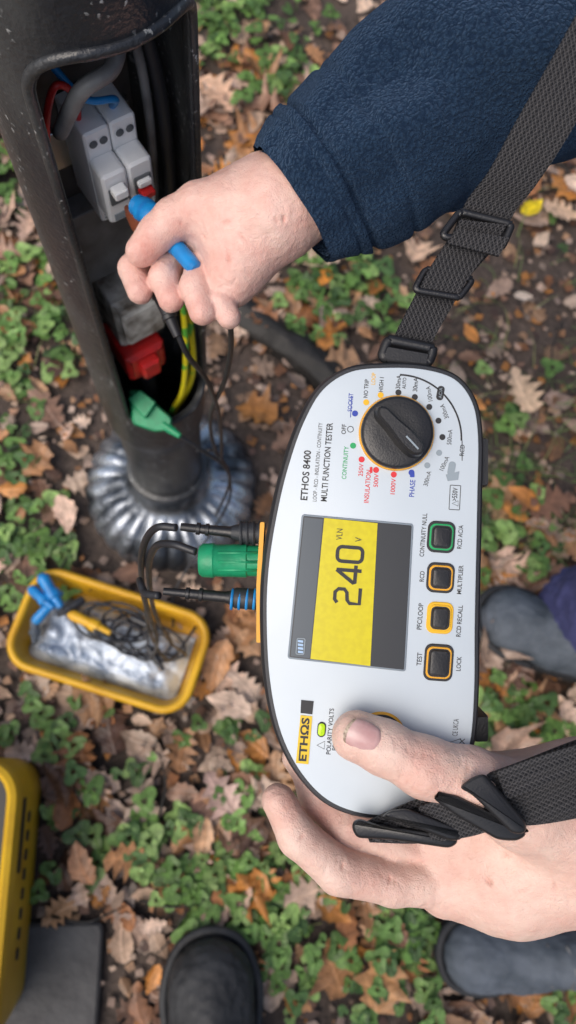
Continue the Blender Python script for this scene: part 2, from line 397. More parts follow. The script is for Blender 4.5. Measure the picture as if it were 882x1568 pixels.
def leafmat(name,rough,sc,trans):
    m,nt,b=nodes(name);N=nt.nodes;L=nt.links
    at=N.new('ShaderNodeAttribute');at.attribute_name='Col'
    uv=N.new('ShaderNodeUVMap')
    sx=N.new('ShaderNodeSeparateXYZ');L.new(uv.outputs[0],sx.inputs[0])
    ab=N.new('ShaderNodeMath');ab.operation='ABSOLUTE';L.new(sx.outputs['Y'],ab.inputs[0])
    mid=N.new('ShaderNodeMapRange');mid.inputs[1].default_value=0;mid.inputs[2].default_value=.05;mid.inputs[3].default_value=1;mid.inputs[4].default_value=0;L.new(ab.outputs[0],mid.inputs[0])
    ph=N.new('ShaderNodeMath');ph.operation='SUBTRACT';L.new(sx.outputs['X'],ph.inputs[0]);L.new(ab.outputs[0],ph.inputs[1])
    sn=N.new('ShaderNodeMath');sn.operation='MULTIPLY';sn.inputs[1].default_value=42;L.new(ph.outputs[0],sn.inputs[0])
    s2=N.new('ShaderNodeMath');s2.operation='SINE';L.new(sn.outputs[0],s2.inputs[0])
    vn=N.new('ShaderNodeMapRange');vn.inputs[1].default_value=.86;vn.inputs[2].default_value=1;L.new(s2.outputs[0],vn.inputs[0])
    mxv=N.new('ShaderNodeMath');mxv.operation='MAXIMUM';L.new(mid.outputs[0],mxv.inputs[0]);L.new(vn.outputs[0],mxv.inputs[1])
    ml=N.new('ShaderNodeMath');ml.operation='MULTIPLY';ml.inputs[1].default_value=.35;L.new(mxv.outputs[0],ml.inputs[0])
    tc=N.new('ShaderNodeTexCoord');nz=N.new('ShaderNodeTexNoise');nz.inputs['Scale'].default_value=sc;nz.inputs['Detail'].default_value=5;L.new(tc.outputs['Object'],nz.inputs['Vector'])
    mr=N.new('ShaderNodeMapRange');mr.inputs[1].default_value=.3;mr.inputs[2].default_value=.7;mr.inputs[3].default_value=.6;mr.inputs[4].default_value=1.3;L.new(nz.outputs['Fac'],mr.inputs[0])
    vm=N.new('ShaderNodeVectorMath');vm.operation='SCALE';L.new(at.outputs['Color'],vm.inputs[0]);L.new(mr.outputs[0],vm.inputs['Scale'])
    lt=N.new('ShaderNodeVectorMath');lt.operation='SCALE';lt.inputs['Scale'].default_value=1.6;L.new(vm.outputs[0],lt.inputs[0])
    mx=N.new('ShaderNodeMix');mx.data_type='RGBA';L.new(ml.outputs[0],mx.inputs[0]);L.new(vm.outputs[0],mx.inputs[6]);L.new(lt.outputs[0],mx.inputs[7])
    L.new(mx.outputs[2],b.inputs['Base Color']);b.inputs['Roughness'].default_value=rough
    bp=N.new('ShaderNodeBump');bp.inputs['Distance'].default_value=.001;L.new(mxv.outputs[0],bp.inputs['Height']);L.new(bp.outputs[0],b.inputs['Normal'])
    if trans:
        tr=N.new('ShaderNodeBsdfTranslucent');L.new(mx.outputs[2],tr.inputs[0])
        ms=N.new('ShaderNodeMixShader');ms.inputs[0].default_value=trans;out=N['Material Output']
        L.new(b.outputs[0],ms.inputs[1]);L.new(tr.outputs[0],ms.inputs[2]);L.new(ms.outputs[0],out.inputs[0])
    return m
M['leaf']=leafmat('fallen_leaf',.42,60,0)
M['plant']=leafmat('green_leaf',.45,90,.2)
# ------------------------------------------------------------ ground
def gz(x,y): 
    return .014*noise.noise((x*2.3,y*2.3,0))+.006*noise.noise((x*9,y*9,3))
def build_ground():
    n=170; s=np.linspace(-1,1,n); c=np.sinh(s*4.6)/math.sinh(4.6)*60
    V=[(x,y+.2,(gz(x,y+.2) if abs(x)<5 and abs(y)<5 else 0)-.004) for y in c for x in c]
    Fc=[(j*n+i,j*n+i+1,(j+1)*n+i+1,(j+1)*n+i) for j in range(n-1) for i in range(n-1)]
    mk('ground',V,Fc,M['soil'])
build_ground()
PX,PY=-.090,.394
TRAYC=G(168,980,.07)
def blocked(x,y,m=0):
    if math.hypot(x-PX,y-PY)<.16+m: return True
    if abs(x-TRAYC.x)<.13 and abs(y-TRAYC.y)<.07: return True
    if -.62<x<-.265 and -.46<y<-.07: return True
    return False
def bare(x,y):
    v=0
    for (cx,cy,r) in ((.10,.50,.20),(.02,.30,.14),(.55,.78,.26),(.80,.60,.28),(.35,.62,.16),(.2,.33,.12),(.9,.9,.3),(.42,.42,.12)):
        v=max(v,math.exp(-((x-cx)**2+(y-cy)**2)/(r*r)))
    n=noise.noise((x*5,y*5,9)); v=max(v,min(.55,max(0,n*1.8)))
    return min(1,v*1.3)
def scatter_leaves():
    V=[];Fc=[];C=[];UV=[]
    pal=[(.44,.22,.10),(.50,.29,.16),(.40,.17,.07),(.60,.41,.29),(.56,.40,.31),(.24,.12,.07),(.15,.08,.055),(.60,.25,.06),(.46,.33,.26),(.62,.42,.32),(.68,.50,.38),(.32,.18,.12)]
    def leaf(x,y,z,L,ang,col,kind,tilt,curl):
        n=11; base=len(V); ca,sa=math.cos(ang),math.sin(ang)
        tx,ty=random.uniform(-tilt,tilt),random.uniform(-tilt,tilt); ph=random.uniform(0,6); bend=random.uniform(-1,1)*.12
        for i in range(n):
            t=i/(n-1)
            env=math.sin(math.pi*min(1,max(0,t*.96+.02))**.8)
            if kind==0: w=(.25*env+.02)*(1+ (.42 if i%2 else -.38)*(1 if 0<i<n-1 else 0))
            elif kind==1: w=.27*env*(1+(.1 if i%2 else -.1))
            else: w=.42*env*(1+(.35 if i%3==1 else -.25))
            if i==0 : w=.012
            for sgn in (-1,0,1):
                lx=(t-.5)*L; ly=sgn*w*L*random.uniform(.88,1.12)+bend*L*math.sin(math.pi*t); 
                lz=curl*L*( (sgn*w*2)**2*1.6 + .35*(t-.5)**2*2 )+ .03*L*math.sin(5*t+ph)*sgn+ tx*lx+ty*ly
                V.append((x+lx*ca-ly*sa,y+lx*sa+ly*ca,z+lz)); UV.append((t,sgn*w)); C.append(col)
        for i in range(n-1):
            for k in (0,1):
                a=base+i*3+k; Fc.append((a,a+3,a+4,a+1))
    cnt=0
    while cnt<6000:
        x=random.gauss(.05,1.1) if random.random()<.35 else random.uniform(-1.1,1.3)
        y=random.gauss(.3,1.1) if random.random()<.35 else random.uniform(-.9,1.5)
        cnt+=1
        if blocked(x,y,.01): continue
        if random.random()<bare(x,y)*.90: continue
        if -.75<x<-.14 and y<-.32 and random.random()<.95: continue
        col=random.choice(pal); f=random.uniform(.6,1.1)
        if bare(x,y)>.75: f*=.6
        col=tuple(min(1,c*f) for c in col)
        L=random.choice((.035,.045,.055,.07,.08))*random.uniform(.8,1.15)
        leaf(x,y,gz(x,y)+random.uniform(.002,.026),L,random.uniform(0,6.3),col,random.choice((0,0,1,1,1,2)),.35,random.uniform(-.35,.6))
    for _ in range(11000):
        x=random.uniform(-1.1,1.3);y=random.uniform(-.9,1.5)
        if blocked(x,y): continue
        b=len(V);a=random.uniform(0,6.3);s=random.uniform(.003,.012);z=gz(x,y)+.004
        col=random.choice(pal);f=random.uniform(.25,.8);col=tuple(c*f for c in col)
        for q in (0,1.4,2.9,4.4): V.append((x+s*math.cos(a+q)*random.uniform(.6,1.4),y+s*math.sin(a+q)*random.uniform(.6,1.4),z+random.uniform(0,.006)));UV.append((0,.3));C.append(col)
        Fc.append((b,b+1,b+2,b+3))
    for (px,py,L,a,col,kd) in ((800,598,.10,1.9,(.60,.42,.28),0),(858,325,.08,-.2,(.62,.42,.28),0),(828,368,.05,.8,(.6,.44,.32),1),(340,1218,.09,2.2,(.45,.30,.25),0),(350,1080,.08,2.8,(.6,.44,.34),1),(330,150,.10,-.8,(.58,.36,.24),0),(720,512,.05,2,(.55,.22,.05),1),(845,775,.1,.3,(.2,.10,.06),0),(500,425,.05,1,(.62,.24,.04),1),(590,1500,.09,1.2,(.5,.25,.1),2),(470,1370,.08,.4,(.46,.32,.24),0),(800,765,.07,2.4,(.5,.2,.05),1),(300,220,.05,2,(.55,.2,.04),1),(130,1320,.07,2,(.50,.24,.12),1),(800,455,.04,0,(.62,.5,.4),1)):
        p=G(px,py,.03); leaf(p.x,p.y,.034,L,a,col,kd,.1,.15)
    p=G(812,318,.03); leaf(p.x,p.y,.035,.06,.6,(.78,.58,.01),1,.1,.2); 
    o=mk('fallen_leaves',V,Fc,M['leaf'],uvs=UV)
    ca=o.data.color_attributes.new('Col','FLOAT_COLOR','POINT'); ca.data.foreach_set('color',np.array([(*c,1) for c in C],dtype=np.float32).ravel())
scatter_leaves()
def scatter_plants():
    V=[];Fc=[];C=[];UV=[]
    def leaflet(x,y,z,r,ang,col,tilt):
        b=len(V);ca,sa=math.cos(ang),math.sin(ang)
        V.append((x,y,z));UV.append((0,0));C.append(col)
        n=11;cup=random.uniform(-.2,.3)
        for i in range(n):
            a=-math.pi+2*math.pi*i/n
            rad=r*(1+.16*math.cos(3*a)+.10*math.cos(7*a))*(.35 if i==0 else 1)
            lx=r*.75+rad*math.cos(a);ly=rad*math.sin(a)*.92
            lz=tilt*lx+cup*abs(ly)
            V.append((x+lx*ca-ly*sa,y+lx*sa+ly*ca,z+lz));UV.append((.5+lx/r*.25,ly/r*.3));C.append(col)
        V.append((x+r*.8*ca,y+r*.8*sa,z+tilt*r*.8-.001));UV.append((.5,0));C.append(col)
        c=b+n+1
        for i in range(n): Fc.append((c,b+1+i,b+1+(i+1)%n))
    spots=[(30,480,8),(15,290,5),(50,560,5),(300,20,6),(350,60,4),(430,120,5),(400,20,3),(370,150,2),(540,445,5),(470,430,4),(600,470,4),(480,510,3),(30,850,5),(70,860,4),(10,700,3),(60,1110,3),(110,1160,3),(200,1300,5),(260,1330,5),(350,1410,8),(410,1400,5),(450,1330,4),(560,1430,5),(620,1450,4),(440,1440,5),(560,1530,3),(780,640,1.5),(790,760,1.5),(770,820,2),(830,850,2),(760,1090,5),(800,1100,4),(850,1120,3),(720,1080,3),(370,1240,2),(380,1130,2),(210,1180,1.5),(640,1500,2),(60,410,4),(850,1550,3),(290,1230,1.5)]
    cl=[]
    for (px,py,n) in spots:
        p=G(px,py,0); cl.append((p.x,p.y,n*3.7,.018+.0042*n))
        for _ in range(2):
            a=random.uniform(0,6.3);q=random.uniform(.05,.1); cl.append((p.x+q*math.cos(a),p.y+q*math.sin(a),n*.9,.022))
    for _ in range(45):
        x=random.uniform(-2.2,2.4);y=random.uniform(-1.8,2.4)
        if -.8<x<.85 and -.6<y<1.3: continue
        cl.append((x,y,45,.1))
    for (cx,cy,n,sd) in cl:
        for _ in range(int(n)):
            x=random.gauss(cx,sd);y=random.gauss(cy,sd)
            if blocked(x,y,0) or (-.75<x<-.12 and y<-.36): continue
            z=gz(x,y)+random.uniform(.015,.045)
            g=random.uniform(.6,1.15); col=random.choice(((.16,.31,.07),(.21,.38,.10),(.13,.25,.06),(.28,.44,.13),(.10,.20,.06)))
            col=tuple(c*g for c in col); r=random.uniform(.007,.0155); a0=random.uniform(0,6.3)
            for k in range(random.choice((1,2,3,3,3,4))): leaflet(x,y,z+random.uniform(-.004,.004),r*random.uniform(.8,1.1),a0+k*2.09+random.uniform(-.3,.3),col,random.uniform(-.5,.15))
            b=len(V)
            for (dx,zz) in ((0,z),(.0012,z),(.004,gz(x,y)),(.0028,gz(x,y))): V.append((x+dx,y,zz));UV.append((0,.2));C.append((.10,.2,.05))
            Fc.append((b,b+1,b+2,b+3))
    for (cx,cy,n,sd) in ((.47,.45,220,.1),(.62,.25,160,.09),(-.35,.75,60,.12),(.3,-.05,80,.1),(.75,.5,120,.12),(.55,.75,80,.15)):
        for _ in range(n):
            x=random.gauss(cx,sd);y=random.gauss(cy,sd)
            if blocked(x,y): continue
            b=len(V);a=random.uniform(0,6.3);l=random.uniform(.03,.09);z=gz(x,y)
            dx,dy=math.cos(a),math.sin(a);w=.0013;col=random.choice(((.14,.22,.06),(.24,.26,.10),(.10,.17,.05)))
            for (t,zz) in ((0,0),(.5,.6),(1,.45)):
                for s in (-1,1):
                    V.append((x+dx*l*t-dy*w*s*(1-t*.8),y+dy*l*t+dx*w*s*(1-t*.8),z+zz*l*.6));UV.append((t,.2));C.append(col)
            Fc.append((b,b+1,b+3,b+2));Fc.append((b+2,b+3,b+5,b+4))
    o=mk('ground_cover_plants',V,Fc,M['plant'],uvs=UV,smooth=False)
    ca=o.data.color_attributes.new('Col','FLOAT_COLOR','POINT'); ca.data.foreach_set('color',np.array([(*c,1) for c in C],dtype=np.float32).ravel())
scatter_plants()
tw=empty('fallen_twigs')
for i in range(70):
    x=random.uniform(-.8,1.0);y=random.uniform(-.6,1.2)
    if blocked(x,y,.02): continue
    a=random.uniform(0,6.3);l=random.uniform(.05,.16)
    sweep('twig',[Vector((x,y,.02)),Vector((x+l*.5*math.cos(a),y+l*.5*math.sin(a),.026)),Vector((x+l*math.cos(a+.25),y+l*math.sin(a+.25),.02))],[.0022,.0018,.0009],M['bark'],tw,seg=6,sub=3)
a=G(335,462,.008);b=G(550,620,.008)
mid=(a+b)/2
sweep('fallen_log',[a+(a-b)*.15,a,mid+Vector((.01,.008,0)),b,b+(b-a)*.2],[.030,.034,.036,.032,.026],M['bark'],None,seg=36,sub=14,disp=lambda L,an,p:.006*noise.noise((p.x*18,p.y*18,an*2))+.002*noise.noise((p.x*60,p.y*60,an*5)))
# ------------------------------------------------------------ paving
pv=empty('paving_slabs')
def slab(x0,x1,y0,y1,z1):
    loft('slab',quadr([(x0,y0),(x1,y0),(x1,y1),(x0,y1)],.012,3),[(0,-.03),(0,z1-.004),(-.004,z1)],lambda x,y,h:Vector((x,y,h)),M['slab'],pv)
slab(-.76,-.35,-.50,-.30,.020);slab(-.34,-.165,-.47,-.315,.018);slab(-.80,-.35,-.80,-.51,.022);slab(-.34,-.12,-.80,-.485,.020)
# ------------------------------------------------------------ lamp post
lp=empty('lamp_post')
AX=Vector((PX,PY,0)); az=math.radians(-56)
fd=Vector((math.cos(az),math.sin(az),0)); sd=Vector((-fd.y,fd.x,0)); 
if sd.x<0: sd=-sd
def P(a,b,z): return AX+sd*a+fd*b+Vector((0,0,z))
def revolve(name,prof,mat,parent,seg=96,fn=None):
    V=[];Fc=[]
    for (r,z) in prof:
        for j in range(seg):
            a=2*math.pi*j/seg; zz=z;q=r
            if fn: q,zz=fn(r,z,a)
            V.append((PX+q*math.cos(a),PY+q*math.sin(a),zz))
    n=len(prof)
    for i in range(n-1):
        for j in range(seg):
            k=(j+1)%seg;Fc.append((i*seg+j,i*seg+k,(i+1)*seg+k,(i+1)*seg+j))
    return mk(name,V,Fc,mat,parent,angle=50)
RO=.066;TH=.005
outer=[(.058,.04),(.058,.345),(.0585,.36),(.065,.385),(RO,.40),(RO,1.04),(.064,1.07),(.052,1.10),(.045,1.13)]
inner=[(.040,1.12),(.047,1.09),(RO-TH,1.04),(RO-TH,.41),(.053,.36),(.053,.04)]
prof=[]
for q in (outer,inner):
    for i in range(len(q)-1):
        n=max(1,int(abs(q[i+1][1]-q[i][1])/.05))
        for k in range(n): prof.append((q[i][0]+(q[i+1][0]-q[i][0])*k/n,q[i][1]+(q[i+1][1]-q[i][1])*k/n))
    prof.append(q[-1])
prof.append(prof[0])
shell=revolve('door_section',prof,M['post'],lp,seg=128)
Z0,Z1,HW=.475,.985,.050
cut=loft('cutter',quadr([(-HW,Z0),(HW,Z0),(HW,Z1),(-HW,Z1)],.03,8),[(0,.01),(0,.12)],lambda x,y,h:P(x,h,y),M['post'])
md=shell.modifiers.new('b','BOOLEAN');md.operation='DIFFERENCE';md.solver='EXACT';md.object=cut
dg=bpy.context.evaluated_depsgraph_get()
nm=bpy.data.meshes.new_from_object(shell.evaluated_get(dg)); shell.modifiers.clear(); shell.data=nm
nm.polygons.foreach_set('use_smooth',[True]*len(nm.polygons))
try: nm.set_sharp_from_angle(angle=math.radians(40))
except Exception: pass
bpy.data.objects.remove(cut)
ol=quadr([(-HW-.003,Z0-.003),(HW+.003,Z0-.003),(HW+.003,Z1+.003),(-HW-.003,Z1+.003)],.033,8)
dense=[]
for i in range(len(ol)):
    p=np.array(ol[i]);q=np.array(ol[(i+1)%len(ol)]);n=max(1,int(np.linalg.norm(q-p)/.02))
    for k in range(n): dense.append(p+(q-p)*k/n)
lipP=[P(p[0],math.sqrt(max(0,RO**2-p[0]**2))+.0003,p[1]) for p in dense]; lipP.append(lipP[0])
sweep('door_lip',lipP,.0036,M['post'],lp,seg=10,sub=2,caps=False)
revolve('shaft',[(.045,1.13),(.047,1.135),(.047,1.15),(.040,1.16),(.036,4.2),(.02,4.25)],M['post'],lp,seg=40)
def lobes(r,z,a):
    w=max(0,min(1,(r-.075)/.02)); s=abs(math.sin(a*14))
    dn=.004*noise.noise((r*30*math.cos(a),r*30*math.sin(a),2))
    return r+(.005*s if r>.14 else 0), z-(.008*w*(1-s**.5) if r<.16 else 0)+dn*w
revolve('flared_base',[(.0585,.13),(.061,.105),(.066,.085),(.075,.075),(.083,.071),(.092,.069),(.102,.066),(.113,.062),(.124,.055),(.135,.045),(.142,.034),(.147,.020),(.148,.0),(.148,-.02)],M['base'],lp,seg=384,fn=lobes)
revolve('collar',[(.0582,.15),(.065,.147),(.066,.135),(.060,.128)],M['post'],lp,seg=64)
lathe('lantern',(PX,PY,4.2),(PX,PY,4.75),[(0,.04),(.1,.09),(.12,.1),(.7,.17),(.72,.2),(.85,.14),(1,.02)],M['post'],lp,seg=8,angle=10)
def pbox(name,a0,a1,b0,b1,z0,z1,mat,parent,bv=.001):
    return loft(name,quadr([(a0,z0),(a1,z0),(a1,z1),(a0,z1)],min(bv*2,.004),3),[(0,b0),(0,b1-bv),(-bv,b1)],lambda x,y,h:P(x,h,y),mat,parent)
pbox('backboard',-.040,.040,-.034,-.028,.50,1.0,M['board'],lp)
cb=empty('circuit_breaker')
zs=-.020
def mcb(a0,a1,z0,z1,tag):
    m=(z0+z1)/2
    pbox('body_'+tag,a0,a1,-.022,.016,z0,z1,M['mcb'],cb,.0015)
    pbox('nose_'+tag,a0,a1,.0165,.034,z0+.018,z1-.022,M['mcb'],cb,.002)
    pbox('switch_bezel_'+tag,a0+.003,a1-.003,.0342,.0356,m-.006,m+.010,M['mcbline'],cb,.0005)
    pbox('rating_print_'+tag,a0+.004,a1-.004,.0342,.0346,z0+.021,z0+.028,M['grey'],cb,.0001)
    for q in range(3): pbox('print_line_'+tag,a0+.003,a1-.005,.0162,.0166,z0+.004+.004*q,z0+.0052+.004*q,M['mcbline'],cb,.0001)
    for t in (.3,.7):
        c=P(a0+(a1-a0)*t,.0165,z1-.010); lathe('terminal_screw',c,c+fd*.0012,[(0,.0030),(.5,.0030),(1,.002)],M['mcbline'],cb,seg=14)
mcb(-.020,-.0005,.815+zs,.905+zs,'l');mcb(.0005,.020,.815+zs,.905+zs,'r')
pbox('toggle',-.016,-.005,.0356,.043,.866+zs,.874+zs,M['mcb'],cb,.001)
pbox('red_toggle',.005,.016,.0356,.043,.854+zs,.860+zs,M['dred'],cb,.001)
pbox('test_button',.005,.016,.0357,.039,.862+zs,.868+zs,M['mcb'],cb,.001)
pbox('mounting_rail',-.034,.034,-.028,-.022,.84+zs,.875+zs,M['metal'],cb,.0005)
co=empty('service_cutout')
pbox('cutout_block',-.030,.022,-.026,.018,.600,.680,M['cloth'],co,.004)
pbox('cutout_cover',-.026,.018,.0185,.027,.615,.67,M['cloth'],co,.003)
pbox('fuse_carrier',-.034,.012,-.020,.032,.548,.596,M['dred'],co,.005)
pbox('fuse_grip',-.022,.000,.0325,.042,.558,.588,M['dred'],co,.003)
pbox('mounting_plate',-.036,.030,-.027,-.008,.69,.782,M['plate'],co,.001)
wr=empty('wiring')
def W(name,pts,r,mat,par=wr,sub=8): return sweep(name,[S(*p) for p in pts],r,mat,par,seg=10,sub=sub)
sweep('earth_wire',[P(.012,.0,.79),P(.030,.018,.74),P(.036,.030,.66),P(.030,.042,.58),P(.018,.048,.50),P(.0,.045,.45)],.0032,M['ywire'],wr,seg=10)
sweep('earth_wire',[P(.020,.0,.72),P(.040,.024,.68),P(.043,.034,.58),P(.034,.042,.50),P(.01,.03,.40)],.0032,M['ywire'],wr,seg=10)
sweep('brown_wire',[P(-.015,.0,.88),P(-.018,.012,.915),P(-.030,.012,.925),P(-.042,.006,.88),P(-.045,.006,.80),P(-.042,.005,.72)],.0024,M['dred'],wr,seg=10)
sweep('blue_wire',[P(.010,.0,.88),P(.006,.018,.905),P(-.014,.018,.915),P(-.024,.0,.93)],.0024,M['bplug'],wr,seg=10)
sweep('flexible_conduit',[P(-.036,.02,.90),P(-.022,.036,.940),P(.000,.038,.950),P(.014,.022,.965),P(.02,0,1.0)],.0052,M['plate'],wr,seg=12)
sweep('grey_cable',[P(.03,-.02,1.0),P(.046,.0,.90),P(.048,.005,.80),P(.045,0,.70),P(.040,.0,.5)],.005,M['cable'],wr,seg=10)
sweep('grey_cable',[P(.02,-.025,1.0),P(.034,-.005,.93),P(.038,.0,.86),P(.04,-.01,.75)],.0035,M['plate'],wr,seg=10)
sweep('supply_cable',[P(-.01,.0,.56),P(-.006,.005,.48),P(-.01,0,.3),P(0,0,.1)],.011,M['cable'],wr,seg=14)
gc=empty('crocodile_clip')
loft('clip_body',quadr([(196,596),(216,598),(264,640),(262,660),(238,662),(203,650)],6,3),[(-3,-.010),(0,-.006),(0,.006),(-3,.010)],lambda x,y,h:S(x,y,.85-h),M['gplug'],gc)
loft('clip_jaw',quadr([(194,610),(214,596),(240,616),(222,642)],4,3),[(-2,-.004),(0,0),(0,.012),(-2,.015)],lambda x,y,h:S(x,y,.845-h),M['gplug'],gc)
lathe('clip_boot',S(250,650,.845),S(276,668,.84),[(0,.006),(.5,.005),(1,.0032)],M['gplug'],gc,seg=14)
# ------------------------------------------------------------ tester
tt=empty('multifunction_tester')
OUT=crc([(590,553),(652,556),(702,573),(732,612),(742,668),(741,760),(739,860),(737,960),(736,1060),(729,1140),(706,1205),(652,1246),(575,1257),(505,1238),(455,1192),(420,1125),(402,1040),(397,940),(401,860),(414,780),(431,710),(455,642),(486,590),(532,560)],6)
loft('rubber_bumper',OUT,[(-26,-.046),(-10,-.044),(-1,-.036),(-3,-.028),(-3,-.020),(0,-.016),(0,-.006),(-2,-.001),(-6,.0012),(-11,.0014),(-12,-.001)],D,M['rubber'],tt)
def plate(n,ol,h0,h1,mat,bv=1.5,par=tt): return loft(n,ol,[(0,h0),(0,h1-.0003),(-bv,h1)],D,mat,par)
face=offs(OUT,-11.5)
plate('faceplate',face,-.004,.0022,M['white'],2)
FT=.0022
loft('edge_trim',quadr([(397,800),(404,800),(398,900),(398,990),(391,990),(391,900)],2,2),[(0,-.030),(0,-.012)],D,M['orange'],tt)
for (x,y,w,h) in ((742,706,26,78),(742,1122,26,44)):
    loft('foot',rr(x,y,w,h,7),[(-4,-.034),(0,-.028),(0,-.010),(-3,-.006)],D,M['black'],tt)
scq=[(462,787),(632,802),(620,1027),(440,1007)]
plate('screen_bezel',quadr(scq,5),.001,FT+.0006,M['bezel'],1)
plate('screen_glass',offs(quadr(scq,5),-2.5),.001,FT+.0008,M['lcd_dark'],.5)
def flat(n,pts,h,mat): 
    o=mk(n,[D(x,y,h) for x,y in pts],[tuple(range(len(pts)))],mat,tt,smooth=False)
    if o.data.polygons[0].normal.dot(B_)<0:
        o.data.flip_normals()
    return o
flat('lcd_status',[(466,792),(494,795),(474,1006),(445,1003)],FT+.0010,M['lcd_mid'])
flat('lcd_reading_area',[(496,793),(577,801),(566,1018),(475,1007)],FT+.0011,M['lcd'])
prints={}
def addpoly(mat,pts2,faces,h):
    V,Fc=prints.setdefault(mat,([],[])); b=len(V)
    V.extend(D(x,y,h) for x,y in pts2); Fc.extend(tuple(b+i for i in f) for f in faces)
LEAN=math.radians(4.5); tdx,tdy=math.sin(LEAN),-math.cos(LEAN)
def txt(s,x,y,length,height,mat='ink',bold=0.0,h=None,rot=0):
    c=bpy.data.curves.new('t','FONT'); c.body=s; c.offset=bold; c.resolution_u=3
    o=bpy.data.objects.new('t',c); COL.objects.link(o)
    dg=bpy.context.evaluated_depsgraph_get(); dg.update()
    me=bpy.data.meshes.new_from_object(o.evaluated_get(dg))
    P2=np.array([v.co[:2] for v in me.vertices]); fs=[tuple(p.vertices) for p in me.polygons]
    bpy.data.objects.remove(o); bpy.data.meshes.remove(me)
    lo=P2.min(0);hi=P2.max(0); Q=(P2-(lo+hi)/2)/(hi-lo)*np.array([length,height])
    a=rot; ca,sa=math.cos(math.radians(a)),math.sin(math.radians(a))
    dx,dy=tdx*ca+tdy*sa,tdy*ca-tdx*sa
    ux,uy=dy,-dx
    pts=[(x+q[0]*dx+q[1]*ux,y+q[0]*dy+q[1]*uy) for q in Q]
    addpoly(mat,pts,fs,h if h else FT+.00015)
def disc(x,y,r,mat,h=FT+.0002,n=20): addpoly(mat,[(x+r*math.cos(2*math.pi*i/n),y-r*math.sin(2*math.pi*i/n)) for i in range(n)],[tuple(range(n))],h)
def band(pts,w,mat,h=FT+.0002,closed=False):
    P2=[np.array(p,float) for p in pts];n=len(P2);out=[]
    for i in range(n):
        a=P2[i-1] if (i or closed) else P2[i]; b=P2[(i+1)%n] if (i<n-1 or closed) else P2[i]
        t=(b-a)/np.linalg.norm(b-a); m=np.array([t[1],-t[0]])*w/2
        out+= [tuple(P2[i]+m),tuple(P2[i]-m)]
    fs=[(2*i,2*i+1,2*((i+1)%n)+1,2*((i+1)%n)) for i in range(n if closed else n-1)]
    addpoly(mat,out,fs,h)
txt('ETHOS 8400',468,728,76,11,bold=.02)
txt('LOOP - RCD - INSULATION - CONTINUITY',486,708,120,6)
txt('MULTI FUNCTION TESTER',500,708,120,9.5,bold=.015)
for a in (('CONTINUITY',528,709,50,7,'green'),('OFF',526,658,15,7,'ink'),('SOCKET',536,617,28,7,'blue'),('NO TRIP',560,596,28,6.5,'ink'),('LOOP',571,581,18,6.5,'yellowink'),('HIGH I',583,590,22,6.5,'ink'),
 ('30mA',609,586,21,7,'ink'),('AUTO',618,588,17,5.5,'ink'),('30mA',635,590,21,7,'ink'),('RCD',706,690,17,7,'ink'),
 ('PHASE',630,748,26,8,'blue'),('1000V',601,745,24,7,'red'),('500V',575,736,20,7,'red'),('INSULATION',562,745,50,7.5,'red'),('250V',552,720,19,7,'red'),
 ('CONTINUITY NULL',647,819,66,7,'ink'),('RCD',645,882,16,7,'ink'),('PFC/LOOP',642,943,40,7.5,'ink'),('TEST',641,1008,20,7.5,'ink'),
 ('RCD AC/A',703,822,36,7,'ink'),('MULTIPLIER',703,887,44,7,'ink'),('RCD RECALL',702,950,48,7,'ink'),('LOCK',701,1015,22,7,'ink'),
 ('POLARITY VOLTS',505,1118,70,7,'ink'),('PRESENT',513,1128,38,7,'ink'),('>550V',695,757,20,8,'ink')):
    txt(a[0],a[1],a[2],a[3],a[4],a[5],bold=.010)
for a in (('100mA',656,604,23,7,-15),('300mA',679,631,23,7,-25),('500mA',687,670,23,7,0),('100mA',679,710,23,7,20),('300mA',653,733,23,7,10)): txt(a[0],a[1],a[2],a[3],a[4],rot=-a[5])
for (x,y,c) in ((540,683,'green'),(543,634,'blue'),(560,617,'yellowink'),(582,606,'yellowink'),(609,602,'ink'),(634,609,'ink'),(656,624,'ink'),(670,645,'ink'),(676,670,'ink'),(671,694,'grey'),(653,713,'grey'),(629,724,'blue'),(602,727,'red'),(575,720,'red'),(553,704,'red')): disc(x,y,4.6,c)
band([(536+4.5*math.cos(i*.52),658+4.5*math.sin(i*.52)) for i in range(12)],1,'ink',closed=True)
cx,cy=608,672
band([(cx+97*math.cos(math.radians(a)),cy-97*math.sin(math.radians(a))) for a in range(88,-4,-3)],2.6,'ink')
band([(538,607),(536,640)],1,'blue');band([(706,675),(706,706)],1.2,'ink')
for (x,y,m,r) in ((673,603,'ink',0),(690,718,'grey',0)):
    addpoly(m,rr(x,y,11,22,5,10),[tuple(range(24))],FT+.0002)
txt('AC/A',673,603,16,5,'grey',h=FT+.0004)
addpoly('grey',[(681,727),(702,722),(700,735),(684,737)],[(0,1,2,3)],FT+.00025)
addpoly('red',rr(567.5,720,4,9,1),[tuple(range(24))],FT+.00025)
addpoly('blue',rr(630,728,7,6,1),[tuple(range(24))],FT+.0003)
band(rr(695,762,16,37,1,3),1,'ink',closed=True)
band([(700,775),(691,771),(700,767)],1,'ink',closed=True)
LH=FT+.0014
def loc(ox,oy,u,v): return (ox+tdx*u-v*math.cos(LEAN)*1.0, oy+tdy*u-v*math.sin(LEAN)*1.0)
def dig(pts,ox,oy,closed=False,h=LH): band([loc(ox,oy,u,v) for u,v in pts],5.4,'ink',h,closed)
hh=38
dig([(1,hh-4),(6,hh),(17,hh),(22,hh-5),(22,hh-14),(17,hh-18),(6,hh-19),(1,hh-23),(1,0),(25,0)],549,925)
dig([(19,0),(19,hh)],551,893,h=LH);dig([(19,hh),(17.5,hh-2),(0,11),(0,9),(27,9)],551,893,h=LH+.0001)
